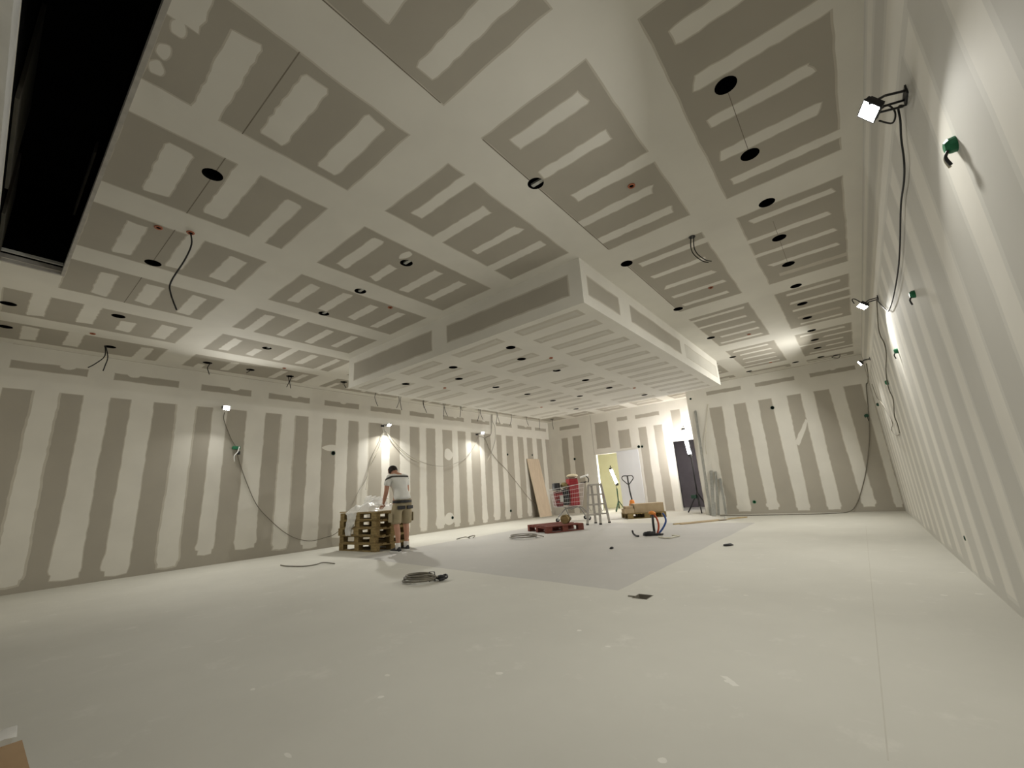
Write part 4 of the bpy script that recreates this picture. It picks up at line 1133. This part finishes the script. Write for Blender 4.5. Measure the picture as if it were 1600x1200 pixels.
for k, (a, b) in FB_.items():
    bm = B(); bar(bm, lerp3(a, b, 0.03), b, 0.060, 0.034); l = obj('leg', bm, M['alu'], lad)
    bm = B(); bar(bm, a, lerp3(a, b, 0.035), 0.068, 0.042); obj('rubber_foot', bm, M['rubber'], l)
for p, q in (('a', 'b'), ('d', 'c')):
    for tt in (0.25, 0.50, 0.75):
        bm = B(); bar(bm, lerp3(*FB_[p], tt), lerp3(*FB_[q], tt), 0.036, 0.075); obj('tread', bm, M['alu'], lad)
bm = B(); box(bm, (0.0, 0.14, 0.975), (0.36, 0.17, 0.045), rz=-0.1, bevel=0.006); obj('top_step', bm, M['alu'], lad)
for p, q in (('a', 'd'), ('b', 'c')):
    bm = B(); u, v = Vector(lerp3(*FB_[p], 0.5)), Vector(lerp3(*FB_[q], 0.5)); mid = (u + v) / 2 - Vector((0, 0, 0.16))
    tube(bm, [u, u.lerp(mid, 0.6) - Vector((0, 0, 0.03)), mid, v.lerp(mid, 0.6) - Vector((0, 0, 0.03)), v], 0.005, 6, 4); obj('spreader_strap', bm, M['grey_cable'], lad, True)
bm = B(); tube(bm, [lerp3(*FB_['c'], 0.75), lerp3(*FB_['c'], 0.66)], 0.02, 6); obj('catch', bm, M['terracotta'], lad)

# ================================================================== LEANING BOARD
bm = B()
bt = [Vector((-9.12, 12.72, 0.0)), Vector((-9.12, 13.48, 0.0)), Vector((-9.362, 13.26, 2.07)), Vector((-9.362, 12.50, 2.07))]
nrm = (bt[1] - bt[0]).cross(bt[3] - bt[0]).normalized() * 0.018
f = [bm.verts.new(p) for p in bt] + [bm.verts.new(p - nrm) for p in bt]
for q in ((0, 1, 2, 3), (7, 6, 5, 4), (0, 4, 5, 1), (1, 5, 6, 2), (2, 6, 7, 3), (3, 7, 4, 0)): bm.faces.new([f[i] for i in q])
single('plywood_board', bm, M['plywood'], 'tall tan plywood board leaning against the striped wall', 'board')
bm = B()
box(bm, (-6.16, YB - 0.045, 1.04), (0.80, 0.03, 2.08), rx=0.015, bevel=0.002)
t = single('door_panel', bm, M['white_board'], 'plain white panel standing against the back wall beside the lit doorway', 'panel')

# ================================================================== PALLET TRUCK WITH CARTONS
JO = (-5.26, 11.66)
pj = pallet('wooden pallet under the cartons, raised on the pallet truck', None, (M['pallet'], M['pallet']), (*loc_of(JO, LA, 0.42, 0.20)[:2], 0.0), LA, 1.05, 0.8)
t = thing('carton', 'long low cardboard carton lying on the pallet by the truck', 'carton', loc_of(JO, LA, 0.53, 0.12, 0.144), LA, 'cartons on the pallet by the truck')
bm = B(); box(bm, (0, 0, 0.12), (0.82, 0.42, 0.24), bevel=0.006); obj('box', bm, M['carton'], t)
bm = B(); box(bm, (0, 0, 0.241), (0.82, 0.06, 0.003)); obj('tape', bm, M['label'], t)
t = thing('carton', 'smaller stepped carton at the ladder end of the pallet', 'carton', loc_of(JO, LA, -0.04, 0.03, 0.144), LA, 'cartons on the pallet by the truck')
bm = B(); box(bm, (0, 0, 0.06), (0.27, 0.38, 0.12), bevel=0.006); obj('box', bm, M['carton'], t)
t = thing('carton', 'little flat carton on top of the stepped one', 'carton', loc_of(JO, LA, -0.02, 0.05, 0.264), LA, 'cartons on the pallet by the truck')
bm = B(); box(bm, (0, 0, 0.035), (0.21, 0.30, 0.07), bevel=0.006); obj('box', bm, M['carton'], t)
tr = thing('pallet_truck', 'orange pallet truck with a black heart-shaped handle behind the cartons', 'pallet truck', loc_of(JO, LA, 0.27, 0.74, 0), LA)
bm = B()
box(bm, (0.04, 0.05, 0.26), (0.20, 0.14, 0.22), bevel=0.03); lathe(bm, [(0.075, 0.36), (0.07, 0.44), (0.04, 0.48)], 16, Matrix.Translation((0.02, 0.02, 0)))
obj('pump_housing', bm, M['orange'], tr)
bm = B(); box(bm, (0.04, 0.13, 0.15), (0.34, 0.06, 0.20), bevel=0.01)
obj('frame', bm, M['orange'], tr)
bm = B(); tube(bm, [(0.03, 0.03, 0.48), (0.0, 0.02, 0.70), (-0.02, 0.0, 0.95), (-0.025, 0.0, 1.18)], 0.022, 8); obj('drawbar', bm, M['black'], tr)
bm = B(); tube(bm, [(-0.02, 0, 0.93), (-0.13, 0, 1.02), (-0.19, 0, 1.09), (-0.19, 0, 1.15), (-0.14, 0, 1.185), (-0.025, 0, 1.18), (0.09, 0, 1.185), (0.14, 0, 1.15), (0.14, 0, 1.09), (0.08, 0, 1.02)], 0.014, 8, 4, closed=True); obj('handle', bm, M['black'], tr, True)
for s in (-1, 1):
    bm = B(); lathe(bm, [(0.03, -0.02), (0.09, -0.018), (0.09, 0.018), (0.03, 0.02)], 18, Matrix.Translation((0.04 + 0.07 * s, 0.05, 0.09)) @ Matrix.Rotation(math.pi / 2, 4, 'Y')); obj('wheel', bm, M['rubber'], tr, True)

# ================================================================== TUBE LAMPS ON STANDS
def tube_lamp(loc, foot_r, mast, z0, z1, lean, label, watts, green, phase=0.0):
    t = thing('tube_lamp', label, 'work light', loc, 0, 'tube lamps on tripod stands')
    for k in range(3):
        a = phase + k * 2 * math.pi / 3
        bm = B(); tube(bm, [(0.02 * math.cos(a), 0.02 * math.sin(a), foot_r * 1.5), (foot_r * 0.72 * math.cos(a), foot_r * 0.72 * math.sin(a), foot_r * 0.45), (foot_r * math.cos(a), foot_r * math.sin(a), 0.018)], 0.018, 6)
        obj('leg', bm, green, t)
    bm = B(); tube(bm, [(0, 0, foot_r * 0.5), (0, 0, mast)], 0.022, 8); obj('mast', bm, green, t)
    bm = B(); lathe(bm, [(0.03, 0), (0.03, 0.05)], 10, Matrix.Translation((0, 0, foot_r * 1.5 - 0.03))); obj('collar', bm, M['black'], t)
    top = Vector((lean[0], lean[1], z1)); bot = Vector((lean[2], lean[3], z0))
    bm = B(); tube(bm, [bot, top], 0.048, 14); obj('tube', bm, M['tube'], t, True, label='glowing white tube')
    d = (top - bot).normalized()
    for p, s in ((top, 1), (bot, -1)):
        bm = B(); tube(bm, [p - d * 0.01 * s, p + d * 0.06 * s], 0.055, 14); obj('end_cap', bm, M['black'], t)
    bm = B(); tube(bm, [top + d * 0.06, top + d * 0.09 + Vector((0.03, 0, 0.03)), Vector((0, 0, mast))], 0.008, 6, 4); obj('hook', bm, M['black'], t)
    if mast > 1:
        bm = B(); box(bm, (-0.09, -0.06, 0.46), (0.14, 0.10, 0.10), bevel=0.01); obj('ballast', bm, M['green_dark'], t)
    return t
tube_lamp((-6.98, 14.62, 0), 0.24, 0.82, 0.98, 1.50, (-0.17, 0.05, 0.02, 0.0), 'short tripod lamp glowing in the yellow-lit doorway', 0, M['green_dark'], 0.5)
tube_lamp((-3.84, 13.30, 0), 0.36, 2.0, 1.68, 2.42, (-0.10, 0.02, -0.02, 0.0), 'tall tripod lamp glowing in front of the dark doorway', 0, M['black'], 0.9)

# ================================================================== FLOOR CLUTTER
def coil(name, loc, r0, label, turns=5, mat='grey_cable', tie=True, group=None):
    t = thing(name, label, 'cable', loc, 0.4, group)
    bm = B()
    pts = []
    for k in range(turns * 14):
        a = k * 2 * math.pi / 14
        r = r0 * (1 + 0.12 * math.sin(k * 0.071) + 0.03 * math.sin(k * 0.31))
        pts.append((r * 1.15 * math.cos(a), r * math.sin(a), 0.012 + 0.07 * (k / (turns * 14)) + 0.01 * math.sin(k * 0.23)))
    pts += [(r0 * 1.5, r0 * 0.3, 0.03), (r0 * 1.9, r0 * 0.1, 0.014)]
    tube(bm, pts, 0.0085, 6, 2); obj('winding', bm, M[mat], t, True)
    if tie:
        bm = B(); tube(bm, [(r0 * 0.9, -0.02, 0.0), (r0 * 0.85, 0.0, 0.10), (r0 * 1.25, 0.0, 0.10), (r0 * 1.3, 0.0, 0.0)], 0.006, 6); obj('tie', bm, M['black'], t)
    return t
t = coil('cable_coil', (-4.17, 3.36, 0), 0.15, 'tied coil of grey cable with a black plug on the open floor', 6, 'grey_cable')
bm = B(); ball(bm, (0.24, 0.06, 0.03), (0.06, 0.04, 0.03), 2); tube(bm, [(0.20, 0.02, 0.03), (0.28, 0.10, 0.05), (0.32, 0.04, 0.03), (0.26, -0.03, 0.02)], 0.012, 6, 4); obj('plug', bm, M['black'], t, True)
coil('cable_coil', (-5.62, 7.20, 0), 0.22, 'flat loose coil of dark cable beside the red pallet', 4, 'grey_cable', False)
bm = B(); tube(bm, [(-7.64, 3.32, 0.012), (-7.37, 3.31, 0.012), (-7.03, 3.40, 0.012), (-6.96, 3.55, 0.014), (-7.0, 3.70, 0.02), (-6.72, 3.74, 0.012)], 0.009, 6, 5)
single('cable_offcut', bm, M['grey_cable'], 'short piece of cable lying in front of the pallet stack', 'cable', None, True)
bm = B(); tube(bm, [(-7.12, 6.75, 0.01), (-7.0, 6.9, 0.04), (-6.95, 6.98, 0.012), (-7.1, 7.1, 0.014), (-6.92, 7.12, 0.05), (-6.86, 7.0, 0.012)], 0.010, 6, 4)
single('cable_offcut', bm, M['grey_cable'], 'curled scrap of cable on the floor behind the worker', 'cable', None, True)
# conduits coming out of the floor
HO = (-3.18, 8.0)
t = thing('floor_conduits', 'bunch of black, red and blue conduits rising from the floor', 'conduit', (HO[0], HO[1], 0), LA)
bm = B(); tube(bm, [(0.0, 0, 0.0), (0.0, 0, 0.20), (0.01, 0, 0.38)], 0.022, 10); obj('black_conduit', bm, M['black'], t, True)
bm = B(); tube(bm, [(0.04, 0, 0.0), (0.085, 0, 0.10), (0.095, 0, 0.20), (0.07, 0, 0.30), (0.02, 0, 0.37)], 0.017, 10, 5); obj('red_conduit', bm, M['red_hose'], t, True)
bm = B(); tube(bm, [(0.06, 0.01, 0.0), (0.15, 0.01, 0.08), (0.235, 0.01, 0.20), (0.24, 0.01, 0.29), (0.205, 0.01, 0.37)], 0.017, 10, 5); obj('blue_conduit', bm, M['blue_hose'], t, True)
bm = B(); ball(bm, (0.0, 0, 0.385), (0.06, 0.05, 0.035), 3, 0.3, 4, 2); ball(bm, (0.05, 0.01, 0.37), (0.03, 0.03, 0.03), 2); obj('cap', bm, M['orange'], t, True)
bm = B()
ball(bm, (-0.12, -0.12, 0.035), (0.11, 0.06, 0.045), 3, 0.45, 4, 3); ball(bm, (0.02, -0.14, 0.02), (0.10, 0.05, 0.022), 3, 0.45, 4, 8)
for v in bm.verts: v.co.z = max(v.co.z, 0.0)
o = single('plastic_scrap', bm, M['black'], 'crumpled black plastic scrap at the foot of the conduits', 'plastic scrap', None, True)
o.location = loc_of(HO, LA, -0.07, -0.14, 0); o.rotation_euler = (0, 0, LA)
bm = B(); tube(bm, [(-3.48, 7.72, 0.10), (-3.46, 7.70, 0.05), (-3.40, 7.66, 0.02), (-3.33, 7.62, 0.018)], 0.017, 8, 4)
single('pipe_offcut', bm, M['black'], 'curved black pipe offcut beside the black scrap', 'pipe', None, True)
bm = B(); tube(bm, [(-2.98, 7.66, 0.012), (-2.87, 7.50, 0.012), (-2.72, 7.46, 0.012), (-2.70, 7.62, 0.012), (-2.66, 7.78, 0.012), (-2.80, 7.82, 0.012)], 0.012, 6, 5)
single('cable_offcut', bm, M['pale_cable'], 'beige cable end lying in front of the conduits', 'cable', None, True)
# battens lying near the far wall
for k, (a, b, w, lb) in enumerate((((-3.45, 9.85), (-2.30, 11.45), 0.07, 'long thin batten lying on the floor before the far wall'), ((-3.30, 9.85), (-2.62, 10.85), 0.09, 'shorter flat batten beside the long one on the floor'))):
    a, b = Vector((*a, 0)), Vector((*b, 0)); d = b - a
    bm = B(); box(bm, (0, 0, 0.0125), (d.length, w, 0.025), bevel=0.002)
    o = obj('batten', bm, M['carton' if k else 'pallet_pale']); o.location = (a + b) / 2; o.rotation_euler = (0, 0, math.atan2(d.y, d.x)); tag(o, lb, 'batten', 'battens on the floor')
t = thing('metal_bracket', 'small metal bracket lying across the floor battens', 'bracket', (-2.62, 10.72, 0.026), 0.9)
bm = B(); box(bm, (0, 0, 0.006), (0.22, 0.03, 0.008)); box(bm, (0.05, 0, 0.03), (0.02, 0.03, 0.05)); obj('plate', bm, M['galv'], t)
for x, y, rz, s, lb in ((-1.66, 6.78, 0.9, 0.085, 'small dark scrap on the pale floor beyond the floor box'), (-3.14, 6.15, 0.6, 0.032, 'thin dark scrap in the middle of the grey floor zone')):
    bm = B(); ball(bm, (0, 0, 0.014), (s, s * 0.42, 0.018), 2, 0.4, 3, x)
    for v in bm.verts: v.co.z = max(v.co.z, 0.0)
    o = obj('floor_scrap', bm, M['black'], None, True); o.location = (x, y, 0); o.rotation_euler = (0, 0, rz); tag(o, lb, 'scrap')
# recessed floor box
t = thing('floor_box', 'open square floor box sunk in the pale concrete', 'floor box', (FB[0], FB[1], -0.06), 0)
bm = B()
for c, s in (((0, 0, 0.003), (0.13, 0.15, 0.006)), ((-0.0625, 0, 0.031), (0.005, 0.15, 0.062)), ((0.0625, 0, 0.031), (0.005, 0.15, 0.062)), ((0, -0.0725, 0.031), (0.13, 0.005, 0.062)), ((0, 0.0725, 0.031), (0.13, 0.005, 0.062))): box(bm, c, s)
obj('tray', bm, M['grey_cable'], t)
bm = B(); box(bm, (-0.02, -0.02, 0.022), (0.05, 0.05, 0.03), bevel=0.004); obj('socket', bm, M['label'], t)
bm = B(); box(bm, (-0.085, -0.03, 0.064), (0.06, 0.02, 0.006)); obj('tab', bm, M['grey_cable'], t)

# metal profiles leaning at the end of the far wall
for (x0, x1, z, w, y0, lb, mt_) in ((-3.30, -3.31, 2.84, 0.06, 12.30, 'tallest grey metal profile leaning at the end of the far wall', 'galv'), (-3.21, -3.17, 1.15, 0.07, 12.20, 'wide metal profile leaning in front of the tallest one', 'galv'),
                                   (-3.10, -3.06, 1.12, 0.05, 12.28, 'narrow metal profile beside the wide one', 'galv'), (-2.93, -2.98, 0.93, 0.05, 12.32, 'shortest metal profile, standing apart from the others', 'galv'), (-3.16, -3.14, 0.33, 0.10, 12.02, 'short wide sheet of metal at the foot of the profiles', 'galv')):
    a = Vector((x0, y0, 0)); b = Vector((x1, YF - 0.03 if z > 0.5 else y0 + 0.1, z))
    d = (b - a).normalized(); u = Vector((1, 0, 0)); n = d.cross(u).normalized()
    bm = B()
    sec = [(-w / 2, 0.03), (-w / 2, 0), (w / 2, 0), (w / 2, 0.03)]
    pa = [bm.verts.new(a + u * p + n * q) for p, q in sec]; pb = [bm.verts.new(b + u * p + n * q) for p, q in sec]
    for k in range(3): bm.faces.new((pa[k], pa[k + 1], pb[k + 1], pb[k]))
    bmesh.ops.solidify(bm, geom=bm.faces[:], thickness=0.002)
    single('metal_profile', bm, M[mt_], lb, 'metal profile', 'metal profiles leaning on the far wall')
cable('hanging_cable', [(-2.94, YF - 0.02, 2.97), (-3.05, YF - 0.03, 2.5), (-3.17, YF - 0.05, 1.99), (-3.2, YF - 0.07, 1.6)], 0.008, M['pale_cable'], 'thin pale cable hanging down the end of the far wall', 'cable')

# cardboard box with film by the camera
bx = thing('cardboard_box', 'open brown cardboard box at the shop front, close to the camera', 'box', (-1.745, -0.075, 0), 0)
bm = B()
for c, s in (((-0.327, 0, 0.15), (0.006, 0.54, 0.30)), ((0.327, 0, 0.15), (0.006, 0.54, 0.30)), ((0, 0.267, 0.15), (0.66, 0.006, 0.30)), ((0, -0.267, 0.15), (0.66, 0.006, 0.30)), ((0, 0, 0.004), (0.66, 0.54, 0.008))): box(bm, c, s)
obj('carton', bm, M['cardboard'], bx)
bm = B(); box(bm, (0.0, 0.14, 0.300), (0.66, 0.27, 0.006), rx=0.03); obj('flap', bm, M['cardboard'], bx)
bm = B(); rows = []
for i in range(12):
    row = []
    for j in range(8):
        u, v = i / 11, j / 7
        p = Vector((-2.46 + 0.36 * u, 0.02 + 0.17 * v, 0.30 + 0.03 * math.sin(u * 9) + 0.03 * noise.noise(Vector((u * 4, v * 4, 1))) - 0.30 * (1 - u) ** 2))
        p.z = max(0.004, p.z); row.append(bm.verts.new(p))
    rows.append(row)
for a, b in zip(rows, rows[1:]):
    for j in range(7): bm.faces.new((a[j], a[j + 1], b[j + 1], b[j]))
single('plastic_sheet', bm, M['film'], 'crumpled clear plastic sheet draped beside the cardboard box', 'plastic sheet', None, True)
